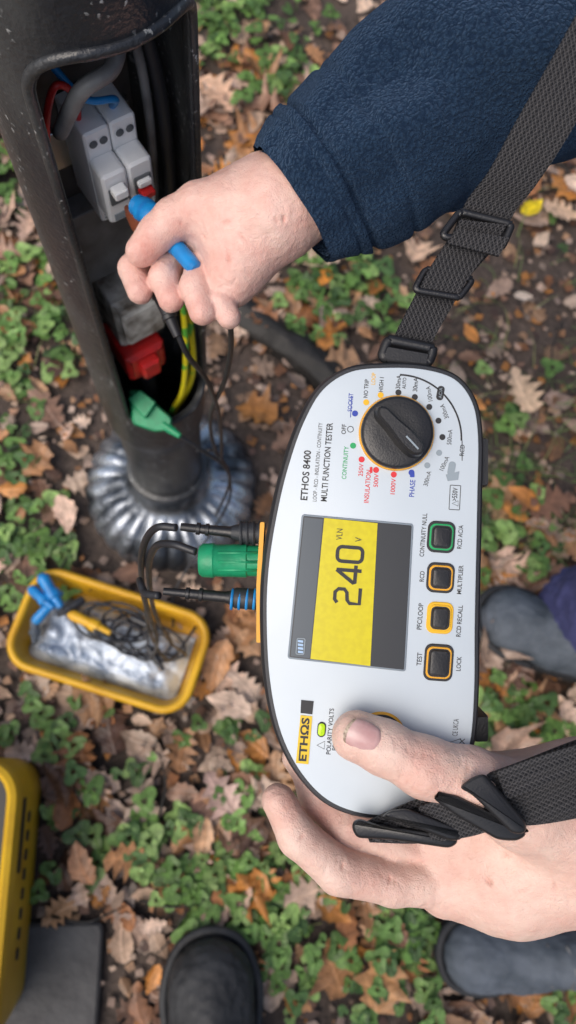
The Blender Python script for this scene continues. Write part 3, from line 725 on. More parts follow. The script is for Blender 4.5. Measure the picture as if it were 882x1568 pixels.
dig(rr(11,hh/2,22,hh,7),553,861,closed=True)
txt('VLN',519,818,17,9,h=LH);txt('V',548,826,7,10,h=LH)
band(rr(460,988,12,24,2,5),1.3,'grey',FT+.0013,closed=True)
for k in range(4): addpoly('lcdlight',[(456,978+5.4*k),(464,979+5.4*k),(464,982.5+5.4*k),(456,981.5+5.4*k)],[(0,1,2,3)],FT+.0013)
addpoly('logo',[(460,1093),(478,1095),(472,1168),(453,1166)],[(0,1,2,3)],FT+.0003)
addpoly('ink',[(461,1070),(480,1072),(478,1092),(460,1090)],[(0,1,2,3)],FT+.0003)
txt('ETHΩS',465,1130,66,13,bold=.03,h=FT+.0005)
band([(496,1145),(485,1139),(497,1133)],1,'ink',closed=True)
txt('CE UKCA',696,1112,26,8);txt('X',706,1133,9,8)
band([(704,1141),(683,1136),(704,1129)],1.2,'ink',closed=True)
M['lcdlight']=pm('lcd_icon',(.35,.5,.7),.4)
for k,(V,Fc) in prints.items():
    o=mk('printed_marks_'+k,V,Fc,M[k],tt,smooth=False)
    me=o.data
    bm=bmesh.new();bm.from_mesh(me)
    bm.normal_update()
    for f in bm.faces:
        if f.normal.dot(B_)<0: f.normal_flip()
    bm.to_mesh(me);bm.free()
loft('led_surround',rr(492,1115,13,23,6.4,5),[(0,.001),(0,FT+.0004),(-1,FT+.0006)],D,M['ink'],tt)
loft('polarity_led',rr(492,1115,10,19,4.9,5),[(0,.001),(0,FT+.0007),(-2,FT+.0012)],D,M['led'],tt)
for (x,y,w,h,c) in ((674,822,36,40,'green'),(673,884,36,38,'orange'),(672,945,34,40,'yellowink'),(670,1013,38,48,'orange')):
    loft('button_surround',rr(x,y,w+6,h+8,11,4),[(0,.001),(0,FT+.0005),(-1,FT+.0008)],D,M['ink'] if y!=945 else M['yellowink'],tt)
    loft('button_ring',rr(x,y,w,h,9,4),[(0,.001),(0,FT+.0011),(-1,FT+.0014)],D,M[c],tt)
    loft('button_gap',rr(x,y,w-5,h-5,8,4),[(0,.001),(0,FT+.0016)],D,M['ink'],tt)
    loft('button',rr(x,y,w-9,h-9,6,4),[(0,.001),(0,FT+.0022),(-1.5,FT+.003),(-4,FT+.0032)],D,M['black'],tt)
loft('test_pad_ring',rr(582,1130,74,84,36,4,n=10),[(0,.001),(0,FT+.0007),(-2,FT+.0012)],D,M['orange'],tt)
loft('test_pad',rr(582,1130,67,77,33,4,n=10),[(0,.001),(0,FT+.0014),(-3,FT+.002)],D,M['black'],tt)
dc=D(606,664,FT-.0005)
lathe('dial_ring',dc,dc+B_*.01,[(0,57.5*K),(.15,57.5*K),(.22,56.5*K),(.22,50*K)],M['orange'],tt,seg=96)
lathe('dial',dc,dc+B_*.012,[(0,55*K),(.3,55*K),(.42,54*K),(.5,52*K),(.53,49*K),(.54,30*K),(.545,10*K)],M['black'],tt,seg=96,angle=60)
ca,sa=math.cos(math.radians(47)),math.sin(math.radians(47))
bar=[]
for (u,v) in crc([(-50,0),(-40,12),(-15,14),(15,17),(40,14),(50,0),(40,-14),(15,-17),(-15,-14),(-40,-12)],4): bar.append((606+u*ca-v*sa,664+u*sa+v*ca))
loft('dial_grip',bar,[(0,.004),(-1,.010),(-3.5,.0155),(-7,.017)],D,M['black'],tt,angle=30)
flat('dial_pointer',[(606+u*ca-v*sa,664+u*sa+v*ca) for (u,v) in ((12,-1.3),(38,-1.3),(38,1.3),(12,1.3))],.0176,M['grey'])
# ------------------------------------------------------------ test plugs + leads
tl=empty('test_leads')
hp=-.022
def plug(name,pts,prof,mat,seg=24): 
    return lathe(name,D(*pts[0],hp),D(*pts[1],hp),prof,mat,tl,seg=seg)
plug('black_plug',((404,819),(350,817)),[(0,17*K),(.35,17*K),(.36,19*K),(.7,18*K),(.72,15*K),(1,11*K)],M['rubber'])
plug('black_plug_boot',((352,817),(268,808)),[(0,11*K),(.08,9*K),(.45,8*K),(.46,10*K),(.52,10*K),(.53,8*K),(.62,7.5*K),(.63,10*K),(.7,10*K),(.71,7*K),(1,6.5*K)],M['black'])
for k in range(4): plug('plug_rib',((398-10*k,819),(393-10*k,819)),[(0,19.5*K),(.5,20.5*K),(1,19.5*K)],M['rubber'])
plug('green_plug',((402,863),(298,862)),[(0,25*K),(.25,25*K),(.27,27*K),(.75,26*K),(.78,28*K),(.95,27*K),(1,23*K)],M['gplug'],32)
plug('green_plug_socket',((299,862),(297.6,862)),[(0,16*K),(1,15*K)],M['cable'])
for (k,dy) in enumerate((-14,0,13)): 
    sweep('plug_ridge',[D(392,863+dy,hp+.0088-abs(dy)*.00010),D(330,863+dy,hp+.0090-abs(dy)*.00010)],.0009,M['gplug'],tl,seg=8,sub=1)
plug('blue_ring_plug',((402,926),(345,922)),[(0,16*K),(.3,16*K),(.31,17*K),(.8,17*K),(1,10*K)],M['rubber'])
for k in range(4): plug('blue_rib',((389-12*k,925),(385-12*k,924.6)),[(0,17.2*K),(.5,18*K),(1,17.2*K)],M['bplug'])
plug('blue_plug_boot',((347,922),(240,912)),[(0,11*K),(.08,9*K),(.4,9*K),(.41,11*K),(.46,11*K),(.47,8*K),(.6,8*K),(.61,10*K),(.66,10*K),(.67,7*K),(1,6*K)],M['black'])
h0=.40-hp
W('lead_black',[(270,808,h0),(240,808,h0+.005),(222,830,h0+.03),(216,870,h0+.10),(222,920,h0+.3),(232,975,.95),(260,1010,1.15),(300,960,1.21)],.0023,M['cable'],tl,10)
W('lead_green',[(300,845,h0),(262,833,h0+.005),(236,840,h0+.03),(228,880,h0+.12),(238,940,.75),(262,985,1.05),(285,1005,1.2),(240,1000,1.21)],.0023,M['cable'],tl,10)
W('lead_blue',[(243,912,h0),(222,908,h0+.01),(214,890,h0+.04),(225,930,h0+.2),(240,990,.95),(215,1010,1.18),(150,960,1.21)],.0023,M['cable'],tl,10)
W('lead_probe_blue',[(322,440,.482),(344,466,.49),(354,520,.53),(345,580,.62),(322,640,.75),(330,690,.9),(350,725,1.05),(345,780,1.2),(270,900,1.26),(265,960,1.24)],.0022,M['cable'],tl,10)
W('lead_probe_black',[(262,478,.515),(285,540,.54),(318,585,.62),(336,640,.75),(338,700,.9),(325,690,1.0),(300,690,1.0)],.0022,M['cable'],tl,10)
W('lead_clip',[(274,667,.845),(310,690,.87),(345,716,.92),(350,745,1.02),(330,790,1.2)],.0022,M['cable'],tl,10)
lathe('black_probe_handle',S(243,446,.515),S(272,515,.52),[(0,.0055),(.1,.0065),(.15,.0055),(.5,.0048),(.52,.0056),(.6,.0056),(.62,.0042),(1,.003)],M['cable'],tl,seg=18)
pr=empty('test_probe')
lathe('probe_handle',S(222,324,.508),S(300,412,.480),[(0,.0062),(.04,.0068),(.10,.0068),(.13,.0056),(.6,.0056),(.62,.0064),(.66,.0056),(.9,.0056),(.97,.005),(1,.003)],M['bplug'],pr,seg=20)
lathe('probe_collar',S(206,311,.512),S(244,338,.500),[(0,.0045),(.12,.0075),(.3,.0062),(.34,.0088),(.5,.0088),(.55,.0066),(.62,.0086),(.8,.0086),(1,.006)],M['bplug'],pr,seg=18)
lathe('probe_tip',S(196,300,.53),S(212,316,.515),[(0,.0008),(1,.0013)],M['metal'],pr,seg=8)
lathe('brown_probe',S(194,318,.525),S(232,368,.505),[(0,.002),(.2,.0045),(.5,.0065),(.8,.007),(1,.005)],M['brown'],pr,seg=16)
# ------------------------------------------------------------ person
pe=empty('person')
def cap(pts,rads,fl=None):
    out=[]
    for i in range(len(pts)-1):
        t=(tuple(S(*pts[i])),tuple(S(*pts[i+1])),rads[i],rads[i+1])
        out.append(t+((fl,) if fl else ()))
    return out
thumb=cap([(546,1127,.384),(588,1144,.3832),(648,1174,.384),(720,1194,.388),(800,1232,.405),(880,1262,.42)],[.0132,.0136,.0152,.0165,.024,.030])
palm=cap([(700,1300,.455),(800,1300,.445),(900,1285,.435)],[.026,.031,.033])+cap([(680,1360,.448),(780,1355,.445),(900,1335,.437)],[.0165,.024,.026])+cap([(620,1260,.462),(760,1240,.455),(900,1240,.435)],[.018,.026,.030])+\
     cap([(900,1285,.435),(1100,1275,.42),(1350,1250,.40)],[.036,.036,.042])+cap([(760,1200,.43),(900,1215,.425),(1000,1235,.42)],[.018,.026,.030])
fA=cap([(690,1350,.447),(600,1352,.438),(518,1334,.430),(457,1282,.426),(426,1226,.427)],[.0150,.0128,.0128,.0116,.0098])
fB=cap([(690,1312,.452),(600,1296,.448),(532,1266,.446),(486,1222,.450),(466,1170,.453)],[.0155,.0125,.0120,.0112,.0095])
fC=cap([(680,1270,.462),(590,1262,.462),(500,1225,.462),(455,1160,.460)],[.014,.012,.011,.0095])
fD=cap([(680,1230,.465),(600,1190,.465),(520,1140,.464),(470,1080,.462)],[.013,.012,.011,.0095])
def cl(x0,y0,x1,y1,d,w,dp): return (tuple(S(x0,y0,d)),tuple(S(x1,y1,d)),w,dp)
creA=[cl(618,1214,642,1138,.371,.0008,.0009),cl(628,1216,654,1142,.371,.0008,.0010),cl(608,1206,628,1134,.371,.0008,.0007),cl(640,1218,666,1150,.371,.0008,.0009),cl(650,1212,676,1158,.371,.0008,.0005),cl(598,1190,612,1130,.371,.0007,.0004),cl(700,1232,722,1160,.373,.0012,.0008),cl(712,1232,736,1166,.373,.001,.0005),
 cl(588,1372,604,1328,.426,.0010,.0011),cl(596,1374,612,1332,.426,.0008,.0006),cl(508,1352,535,1310,.419,.0010,.0012),cl(500,1345,524,1306,.419,.0008,.0006),cl(448,1298,474,1268,.415,.0009,.0010),cl(700,1310,640,1400,.432,.0014,.0015),cl(690,1300,800,1395,.418,.0015,.0017),cl(700,1290,860,1330,.415,.0012,.0010),cl(860,1240,872,1400,.404,.0012,.0012),cl(842,1250,852,1400,.404,.0010,.0008),cl(520,1302,680,1326,.437,.0016,.0030),cl(450,1250,530,1306,.436,.0014,.0022),cl(740,1400,860,1330,.41,.0009,.0006)]
nc=(556,1131); na=math.radians(23)
ring=[]
for i in range(17):
    t=math.radians(-130+260*i/16)
    u=27*math.cos(t);v=23*math.sin(t)
    ring.append((nc[0]+u*math.cos(na)-v*math.sin(na),nc[1]+u*math.sin(na)+v*math.cos(na), .3708+ (v/23)**2*.0032))
for i in range(16): creA.append((tuple(S(*ring[i])),tuple(S(*ring[i+1])),.0009,.00095))
tiA=[(tuple(S(428,1228,.425)),.012,.5),(tuple(S(500,1250,.44)),.012,.5),(tuple(S(640,1175,.372)),.012,.35),(tuple(S(560,1335,.43)),.015,.2),(tuple(S(540,1130,.38)),.008,.4),(tuple(S(700,1250,.42)),.02,.4),(tuple(S(700,1340,.43)),.012,.3)]
lh=sdf_mesh('left_hand',[(.012,palm,.02),(.010,thumb,.005),(.0022,fA,.003),(.0018,fB,.003),(.003,fC,.003),(.003,fD,.003)],.0010,M['skin'],pe,creA,tiA,smooth=2,wob=.00035)
def nail(name,x,y,d,ax_,ay_,a,b,tilt,par):
    A=(R_*ax_+U_*(-ay_)).normalized(); Pp=B_.cross(A).normalized(); Nn=(B_+Pp*tilt+A*.10).normalized(); Pp=(A.cross(Nn)).normalized(); A=Nn.cross(Pp).normalized()
    if A.dot(R_*ax_+U_*(-ay_))<0: A=-A
    c=S(x,y,d)
    def grid(nm,u0,u1,mat,lift):
        V=[];Fc=[];n=15
        for i in range(n):
            for j in range(n):
                u=u0+(u1-u0)*i/(n-1);v=-1+2*j/(n-1)
                su=u*math.sqrt(max(0,1-.42*v*v)); sv=v*math.sqrt(max(0,1-.30*u*u))
                e=1 if (abs(v)==1 or (i==0 and u0==-1)) else 0
                V.append(c+A*(su*a)+Pp*(sv*b)+Nn*(lift-(sv*b)**2/(2*.0105)-.0006*su*su-.0010*e))
        for i in range(n-1):
            for j in range(n-1): Fc.append((i*n+j,(i+1)*n+j,(i+1)*n+j+1,i*n+j+1))
        mk(nm,V,Fc,mat,par)
    grid(name,-1,.86,M['nail'],.0002); grid(name+'_edge',.86,1.06,M['nailtip'],.00015)
nail('thumb_nail',555,1130,.3699,-93,-40,.0092,.0078,-.05,pe)
wrist=cap([(480,290,.475),(420,318,.476),(365,342,.484)],[.030,.0280,.0265])+cap([(400,290,.483),(335,318,.490)],[.020,.019])+cap([(420,345,.478),(365,405,.485),(352,438,.488)],[.022,.0185,.0145])+cap([(365,340,.486),(315,355,.50)],[.025,.018])
th2=cap([(360,318,.475),(306,318,.478),(266,335,.481),(240,358,.484),(216,385,.489)],[.0195,.0158,.0130,.0118,.0104])
i2=cap([(330,345,.512),(275,355,.522),(222,386,.520),(204,412,.508),(214,446,.499)],[.0120,.0106,.0104,.0100,.0088])
m2=cap([(338,365,.510),(295,385,.514),(259,401,.506),(251,427,.496),(262,458,.489)],[.0120,.0104,.0104,.0101,.0089])
r2=cap([(352,385,.500),(328,400,.502),(308,412,.494),(299,440,.485),(310,477,.479)],[.0120,.0104,.0105,.0102,.0090])
l2=cap([(376,412,.495),(356,428,.494),(344,444,.488),(339,464,.483),(351,486,.481)],[.0115,.0095,.0092,.0089,.0078])
creB=[cl(296,352,350,385,.470,.0011,.0013),cl(258,308,280,348,.470,.0009,.0010),cl(266,308,288,346,.470,.0008,.0007),cl(232,336,252,362,.474,.0008,.0010),cl(415,262,450,390,.450,.0012,.0012),cl(404,268,438,392,.450,.0010,.0007),cl(330,296,372,350,.460,.0014,.0011),
 cl(345,345,352,420,.464,.0015,.0016),cl(360,350,400,400,.458,.0012,.0010),cl(320,345,400,330,.457,.0014,.0009),
 cl(190,416,220,408,.499,.0008,.0011),cl(236,428,266,420,.487,.0008,.0011),cl(284,440,316,434,.475,.0008,.0011),cl(286,450,316,444,.475,.0008,.0006),cl(324,466,352,460,.475,.0008,.0010),cl(226,395,236,450,.500,.0010,.0022),cl(275,408,282,460,.488,.0010,.0022),cl(322,425,325,474,.483,.0010,.0020)]
tiB=[(tuple(S(218,392,.485)),.010,.5),(tuple(S(214,442,.495)),.010,.55),(tuple(S(268,333,.472)),.011,.35),(tuple(S(262,454,.485)),.010,.5),(tuple(S(320,300,.47)),.012,.3),(tuple(S(308,474,.475)),.010,.45),(tuple(S(228,372,.478)),.009,.4),(tuple(S(360,420,.475)),.014,.3)]
rh=sdf_mesh('right_hand',[(.012,wrist,.014),(.006,th2,.004),(.0016,i2,.003),(.0014,m2,.003),(.0014,r2,.003),(.0016,l2,.003)],.0010,M['skin2'],pe,creB,tiB,smooth=2,wob=.0004)
def folds(L,a,p):
    d=0
    d+=.0045*math.sin(L*55+2.2*math.sin(a*2+1))*min(1,L/.03)*math.exp(-((L-.10)/.09)**2)
    d+=.009*noise.noise((p.x*9+a*.5,p.y*9,math.sin(a)*1.5))*min(1,L/.05)
    d+=.0050*noise.noise((L*22,math.cos(a)*2.2,math.sin(a)*2.2))
    d+=.004*abs(noise.noise((L*40+3,math.cos(a)*1.2,math.sin(a)*1.2)))
    if L<.028: d+=.0028
    d-=.0030*math.exp(-((L-.030)/.0022)**2)+.0013*math.exp(-((L-.0)/.003)**2)+.0016*math.exp(-((L-.020)/.0014)**2)
    d-=.0026*math.exp(-((L-.058)/.0024)**2)
    return d
SP=[(448,316,.478),(492,283,.476),(562,233,.472),(642,180,.468),(742,120,.462),(852,60,.455),(960,0,.45)]
pts=[S(*p) for p in SP]; sr=[.0400,.0475,.0555,.0590,.063,.069,.074]
pts+= [Vector((.46,.36,.96)),Vector((.62,.22,1.30))]; sr+=[.072,.085]
sweep('sleeve',pts,sr,M['fleece'],pe,seg=160,sub=30,disp=folds,caps=False)
sweep('cuff_lining',[S(450,315,.478),S(482,290,.477)],[.0385,.0345],M['fleece'],pe,seg=48,sub=2,caps=False)
def wc(pts,rads,fl=None): return [(tuple(pts[i]),tuple(pts[i+1]),rads[i],rads[i+1])+((fl,) if fl else ()) for i in range(len(pts)-1)]
sdf_mesh('jacket',[(.03,wc([(.80,0,.92),(.74,0,1.15),(.66,0,1.36)],[.16,.17,.14])+wc([(.63,.20,1.34),(.63,-.20,1.34)],[.08,.08])+wc([(.63,-.20,1.32),(.50,-.36,1.02)],[.075,.06]),.08)],.012,M['fleece'],pe,smooth=3)
sdf_mesh('head',[(.02,wc([(.63,0,1.42),(.60,0,1.56)],[.055,.055])+wc([(.60,0,1.62),(.555,0,1.57)],[.095,.065])+wc([(.50,0,1.60),(.475,0,1.575)],[.013,.016])+wc([(.60,.092,1.60),(.605,.1,1.62)],[.02,.02])+wc([(.60,-.092,1.60),(.605,-.1,1.62)],[.02,.02])+wc([(.505,-.025,1.548),(.505,.025,1.548)],[.01,.01]),.015)],.006,M['skin'],pe,smooth=2)
sdf_mesh('hair',[(.02,wc([(.62,0,1.66),(.65,0,1.60)],[.092,.088]),.03)],.008,M['hair'],pe)
f1=G(740,930,.05);f2=G(682,1468,.05)
def leg(f,hip,tag,ang,off,r0):
    hx=f.x+off*math.cos(ang);hy=f.y+off*math.sin(ang)
    sdf_mesh('trouser_leg_'+tag,[(.03,wc([(hx,hy,.075),(hx+.02,hy,.26),(hx+.07,hy*.9,.50),(hip[0],hip[1],.86)],[r0,r0*.96,.082,.10]),.03)],.007,M['jean'],pe,smooth=2,wob=.006)
def boot(f,ang,mat,tag,sc=1.0,par=pe):
    c,s=math.cos(ang),math.sin(ang)
    def T(x,y,z): return (f.x+(x*c-y*s)*sc,f.y+(x*s+y*c)*sc,z*sc)
    zz=((0,0,1),1.15)
    g=[(T(.045,0,.048),T(.11,0,.052),.046*sc,.045*sc,zz),(T(.11,0,.056),T(.24,0,.06),.043*sc,.038*sc),(T(.06,0,.075),T(.12,0,.075),.020*sc,.03*sc),(T(.13,0,.085),T(.235,0,.12),.03*sc,.042*sc),(T(.235,0,.06),T(.235,0,.16),.040*sc,.046*sc)]
    sdf_mesh('boot_'+tag,[(.01,g,.02)],.004,mat,par,smooth=1,wob=.002)
    ol=[(x,y) for x,y in crc([(-.008,0),(.012,.036),(.06,.052),(.12,.047),(.19,.038),(.25,.038),(.282,.02),(.286,0),(.282,-.02),(.25,-.038),(.19,-.038),(.12,-.047),(.06,-.052),(.012,-.036)],4)]
    loft('sole_'+tag,ol,[(-.004,0.0),(0,.006),(.001,.022),(-.003,.028)],lambda x,y,h:Vector(T(x,y,h)),M['boot2'],par)
    for k in range(5):
        x=.105+.022*k; z=.098+.012*k
        sweep('lace',[T(x,-.026,z-.006),T(x+.004,0,z+.004),T(x,.026,z-.006)],.0025,M['plate'] if par is pe else M['cable'],par,seg=6,sub=4)
    for (x0,z0) in ((.070,.088),(.076,.089)):
        sweep('toe_seam',[T(x0+.015,-.047,.03),T(x0+.004,-.032,.070),T(x0,0,z0+.006),T(x0+.004,.032,.070),T(x0+.015,.047,.03)],.0016,M['boot2'],par,seg=6,sub=6)
    sweep('toe_rand',[T(.10,-.048,.030),T(.05,-.051,.034),T(.008,-.034,.036),T(-.006,0,.038),T(.008,.034,.036),T(.05,.051,.034),T(.10,.048,.030)],.007,M['boot2'],par,seg=8,sub=8)
boot(f1,-.42,M['boot'],'right',1.18);boot(f2,.04,M['boot'],'left',1.1)
leg(f1,(.84,.12),'right',-.10,.185,.092);leg(f2,(.84,-.12),'left',.04,.26,.075)
ph=empty('person.001')
f3=G(322,1436,.06)
boot(f3,-math.pi/2+.05,M['boot2'],'photographer',1.38,ph)
sdf_mesh('trouser_leg',[(.03,wc([(f3.x,f3.y-.33,.16),(f3.x,f3.y-.36,.5),(f3.x+.02,f3.y-.40,.9)],[.07,.08,.1]),.03)],.01,M['dark_jean'],ph)
# ------------------------------------------------------------ carrying strap
st=empty('carrying_strap')
def ribbon(name,Lp,Rp,th=.0016,par=st,nx=8,ripple=0):
    A=cr([tuple(S(*p)) for p in Lp],8);Bq=cr([tuple(S(*p)) for p in Rp],8)
    V=[];UV=[];Fc=[];L=0;n=len(A)
    for i in range(n):
        if i: L+=float(np.linalg.norm((A[i]+Bq[i]-A[i-1]-Bq[i-1])/2))
        w=float(np.linalg.norm(Bq[i]-A[i]))
        for j in range(nx+1):
            p=A[i]+(Bq[i]-A[i])*j/nx
            r=ripple*math.sin(j/nx*math.pi*5+L*8)
            V.append(Vector(p)+B_*(r)); UV.append((L,w*j/nx))
    m=len(V)
    V+= [v-B_*th for v in V]; UV+=UV
    k=nx+1
    for i in range(n-1):
        for j in range(nx):
            a=i*k+j;Fc.append((a,a+k,a+k+1,a+1));Fc.append((m+a,m+a+1,m+a+k+1,m+a+k))
        for j,sg in ((0,1),(nx,0)):
            a=i*k+j
            Fc.append((a,m+a,m+a+k,a+k) if sg else (a,a+k,m+a+k,m+a))
    Fc.append(tuple([j for j in range(k)]+[m+j for j in range(k-1,-1,-1)]))
    e=(n-1)*k;Fc.append(tuple([e+j for j in range(k-1,-1,-1)]+[m+e+j for j in range(k)]))
    return mk(name,V,Fc,M['web'],par,uvs=UV,angle=50)
ribbon('upper_webbing',[(594,548,.412),(605,512,.408),(634,455,.404),(652,420,.400),(690,362,.395),(714,308,.388),(748,262,.378),(792,182,.366),(850,80,.355),(905,-20,.348),(960,-130,.34)],
 [(655,550,.412),(664,520,.408),(700,456,.404),(722,420,.400),(765,370,.395),(790,322,.388),(822,282,.378),(868,212,.366),(930,105,.355),(988,5,.348),(1045,-110,.34)])
ribbon('upper_webbing_tail',[(640,448,.398),(655,415,.394),(692,358,.389),(704,336,.386)],[(702,452,.398),(724,416,.394),(764,364,.389),(776,344,.386)])
ribbon('upper_webbing_loop',[(684,372,.386),(698,350,.383)],[(764,392,.386),(780,364,.383)])
def frame(name,c4,d,r=.0024,extra=None):
    p=[S(x,y,d) for x,y in quadr(c4,8,3)];p.append(p[0])
    sweep(name,p,r,M['black'],st,seg=10,sub=2,caps=False)
    if extra: sweep(name+'_bar',[S(*extra[0],d),S(*extra[1],d)],r*1.15,M['black'],st,seg=10,sub=1)
frame('slider_upper',[(676,362),(704,324),(784,344),(768,380)],.388,.0020)
frame('slider_lower',[(634,444),(652,412),(724,428),(704,456)],.398,.0019)
frame('strap_anchor_top',[(584,548),(594,520),(664,534),(656,556)],.404,.0030)
loft('anchor_lug',quadr([(583,552),(592,528),(660,540),(654,560)],5,3),[(-3,-.016),(0,-.012),(0,-.004),(-3,-.001)],lambda x,y,h:S(x,y,.40-h),M['black'],st)
ribbon('lower_webbing',[(556,1262,.394),(620,1232,.386),(682,1212,.380),(735,1190,.374),(800,1166,.370),(882,1134,.368),(960,1110,.372),(1100,1080,.36)],
 [(566,1290,.394),(640,1292,.386),(705,1284,.380),(765,1266,.374),(820,1264,.370),(882,1254,.368),(960,1235,.372),(1100,1210,.36)],nx=24,ripple=.0006)
ribbon('lower_webbing_tail',[(640,1236,.380),(700,1214,.375),(752,1196,.371)],[(660,1286,.380),(716,1282,.375),(776,1264,.371)],nx=12)
ribbon('lower_webbing_fold',[(760,1182,.368),(820,1160,.364),(900,1135,.362),(980,1110,.362)],[(775,1225,.366),(830,1205,.363),(900,1180,.362),(980,1160,.362)],nx=12,ripple=.0005)
def chunk(n,c,h0,h1): loft(n,quadr(c,9,4),[(-3,h0),(0,h0+.001),(0,h1-.002),(-2,h1-.0006),(-5,h1)],lambda x,y,h:S(x,y,.40-h),M['black'],st)
chunk('buckle_bar',[(537,1262),(548,1252),(575,1262),(690,1278),(704,1288),(690,1299),(600,1286),(545,1283)],.010,.017)
chunk('buckle_cross',[(582,1252),(596,1240),(625,1238),(712,1272),(708,1286),(690,1288),(612,1258)],.016,.024)
chunk('buckle2_bar',[(662,1222),(672,1212),(700,1218),(800,1268),(808,1278),(792,1288),(762,1286),(700,1250)],.026,.031)
chunk('buckle2_cross',[(702,1206),(722,1190),(742,1184),(806,1258),(806,1276),(786,1278),(722,1216)],.031,.039)
# ------------------------------------------------------------ accessory tray
tr=empty('accessory_tray')
rot=math.radians(-17); c_,s_=math.cos(rot),math.sin(rot)
def TR(x,y,h): return Vector((TRAYC.x+x*c_-y*s_,TRAYC.y+x*s_+y*c_,h))
orr=rr(0,0,.305,.165,.045,0,8)
V=[];Fc=[];n=len(orr)
lay=[(-.020,.004),(-.012,.012),(-.002,.060),(.002,.063),(.004,.070),(.001,.076),(-.004,.078),(-.008,.075),(-.010,.068),(-.020,.014)]
for (o,h) in lay:
    for q in offs(orr,o): V.append(TR(q[0],q[1],h))
for i in range(len(lay)-1):
    for j in range(n):
        k=(j+1)%n;Fc.append((i*n+j,i*n+k,(i+1)*n+k,(i+1)*n+j))
Fc.append(tuple(range(9*n,10*n)));Fc.append(tuple(range(n-1,-1,-1)))
mk('tray',V,Fc,M['case2'],tr,angle=60)
V=[];Fc=[];nx,ny=90,54
for j in range(ny):
    for i in range(nx):
        x=-.130+.26*i/(nx-1);y=-.066+.115*j/(ny-1)
        e=min(1,6*min(i/(nx-1),1-i/(nx-1)))*min(1,6*min(j/(ny-1),1-j/(ny-1)))
        z=.02+e*(.028+.024*abs(noise.noise((x*22,y*30,1)))*1.6+.012*abs(noise.noise((x*60+y*30,y*60,5)))-.10*max(0,y))
        V.append(TR(x,y,z))
for j in range(ny-1):
    for i in range(nx-1): Fc.append((j*nx+i,j*nx+i+1,(j+1)*nx+i+1,(j+1)*nx+i))
mk('plastic_bag',V,Fc,M['bag'],tr)
for k in range(8):
    pts=[];cx0=random.uniform(-.03,.07);cy0=random.uniform(.01,.035);rx=random.uniform(.03,.065);ry=random.uniform(.02,.036);p0=random.uniform(0,6)
    for i in range(13): 
        a=p0+i*.52; pts.append(TR(cx0+rx*math.cos(a),cy0+ry*math.sin(a),.070+.008*math.sin(a*2+k)+.002*k))
    sweep('coiled_lead',pts,.0024,M['cable'],tr,seg=8,sub=6)
def traypart(n,x0,y0,z0,x1,y1,z1,r,mat): lathe(n,TR(x0,y0,z0),TR(x1,y1,z1),[(0,r*.6),(.1,r),(.5,r*.9),(.52,r*1.15),(.7,r*1.15),(.72,r*.8),(1,r*.55)],mat,tr,seg=12)
traypart('blue_clip',-.14,.065,.085,-.09,.025,.085,.011,M['bplug']);traypart('blue_clip',-.15,.04,.08,-.10,.02,.09,.009,M['bplug']);traypart('blue_plug',-.125,-.01,.07,-.10,.05,.08,.009,M['bplug'])
traypart('orange_clip',-.075,.02,.085,.0,.010,.085,.009,M['case2']);traypart('black_clip',-.06,.05,.085,-.09,.01,.088,.007,M['cable']);traypart('black_clip',.02,.045,.08,.09,.035,.08,.007,M['cable'])
traypart('grey_clip',-.13,.0,.06,-.115,-.04,.06,.008,M['boot']);traypart('black_clip',.06,.01,.085,.10,-.02,.08,.006,M['cable'])
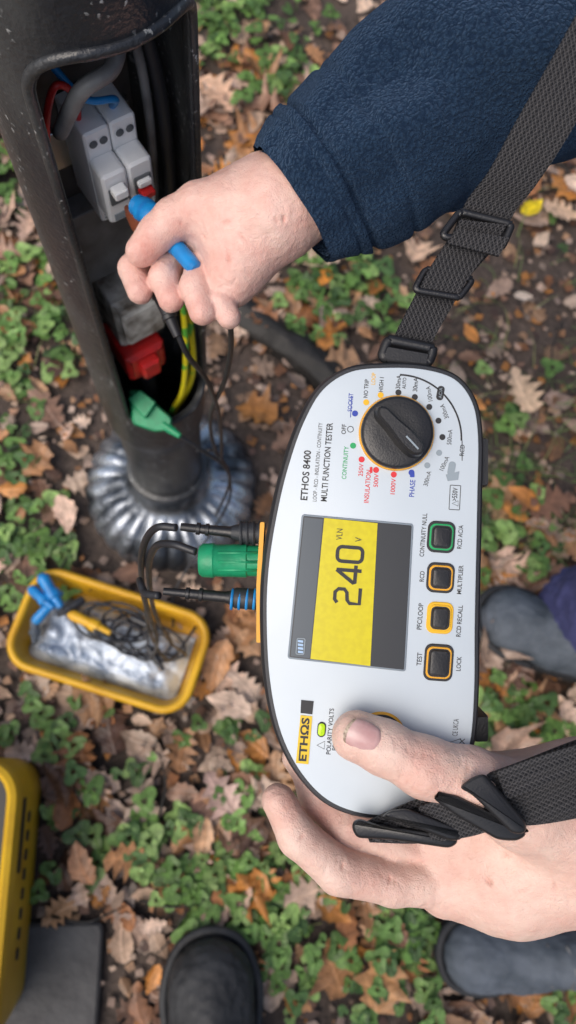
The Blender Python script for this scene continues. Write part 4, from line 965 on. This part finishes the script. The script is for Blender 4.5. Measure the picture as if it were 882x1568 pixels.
# ------------------------------------------------------------ tool case
tc_=empty('tool_case')
oc=rr(-.44,-.255,.335,.375,.05,0,8)
def ID(x,y,h): return Vector((x,y,h))
V=[];Fc=[];lay=[(-.012,.0),(-.004,.012),(-.001,.08),(.0,.165),(.005,.168),(.006,.185),(.003,.196),(-.004,.199),(-.010,.195),(-.012,.18),(-.018,.03)]
n=len(oc)
for (o,h) in lay:
    for q in offs(oc,o): V.append(ID(q[0],q[1],h))
for i in range(len(lay)-1):
    for j in range(n):
        k=(j+1)%n;Fc.append((i*n+j,i*n+k,(i+1)*n+k,(i+1)*n+j))
Fc.append(tuple(range(10*n,11*n)));Fc.append(tuple(range(n-1,-1,-1)))
mk('case_body',V,Fc,M['case'],tc_,angle=50)
for k in range(8):
    y=-.15-.026*k
    loft('vent_slot',rr(y,.10,.015,.010,.003),[(0,-.001),(0,.0012)],lambda a,b,h:Vector((-.272+h,a,b)),M['caseblack'],tc_)
loft('case_label',rr(-.17,.135,.10,.016,.004),[(0,-.001),(0,.0008)],lambda a,b,h:Vector((-.272+h,a,b)),M['caseblack'],tc_)
loft('case_lining',offs(oc,-.02),[(0,.032),(0,.10)],ID,M['caseblack'],tc_)
for k in range(6): lathe('stored_tool',ID(-.56+.04*k,-.40,.11),ID(-.54+.04*k,-.15,.115),[(0,.008),(.4,.012),(.45,.006),(1,.004)],M['case'] if k%2 else M['caseblack'],tc_,seg=12)
# ------------------------------------------------------------ camera, light
cam=bpy.data.cameras.new('camera');co_=bpy.data.objects.new('camera',cam);COL.objects.link(co_)
co_.matrix_world=Matrix.Translation(CAM)@RM.to_4x4()
cam.sensor_fit='VERTICAL';cam.sensor_height=36;cam.sensor_width=20.25;cam.lens=36*FL/1568
cam.clip_start=.01;cam.clip_end=300
cam.dof.use_dof=True;cam.dof.focus_distance=.405;cam.dof.aperture_fstop=7.2
SC.camera=co_
w=bpy.data.worlds.new('World');SC.world=w;w.use_nodes=True
nt=w.node_tree;bg=nt.nodes['Background'];sk=nt.nodes.new('ShaderNodeTexSky');sk.sky_type='NISHITA';sk.sun_disc=False
azd=-125
sk.sun_elevation=math.radians(55);sk.sun_rotation=math.radians(azd);sk.air_density=1.2;sk.dust_density=5;sk.ozone_density=1
nt.links.new(sk.outputs[0],bg.inputs[0]);bg.inputs[1].default_value=.15
sl=bpy.data.lights.new('sun','SUN');sl.energy=1.45;sl.angle=math.radians(50);sl.color=(1,.97,.93)
so=bpy.data.objects.new('sun',sl);COL.objects.link(so)
e=math.radians(55);azs=math.radians(azd)
dv=Vector((math.sin(azs)*math.cos(e),math.cos(azs)*math.cos(e),math.sin(e)))
so.rotation_euler=dv.to_track_quat('Z','Y').to_euler();so.location=(0,0,5)
SC.view_settings.view_transform='Standard';SC.view_settings.look='None';SC.view_settings.exposure=0
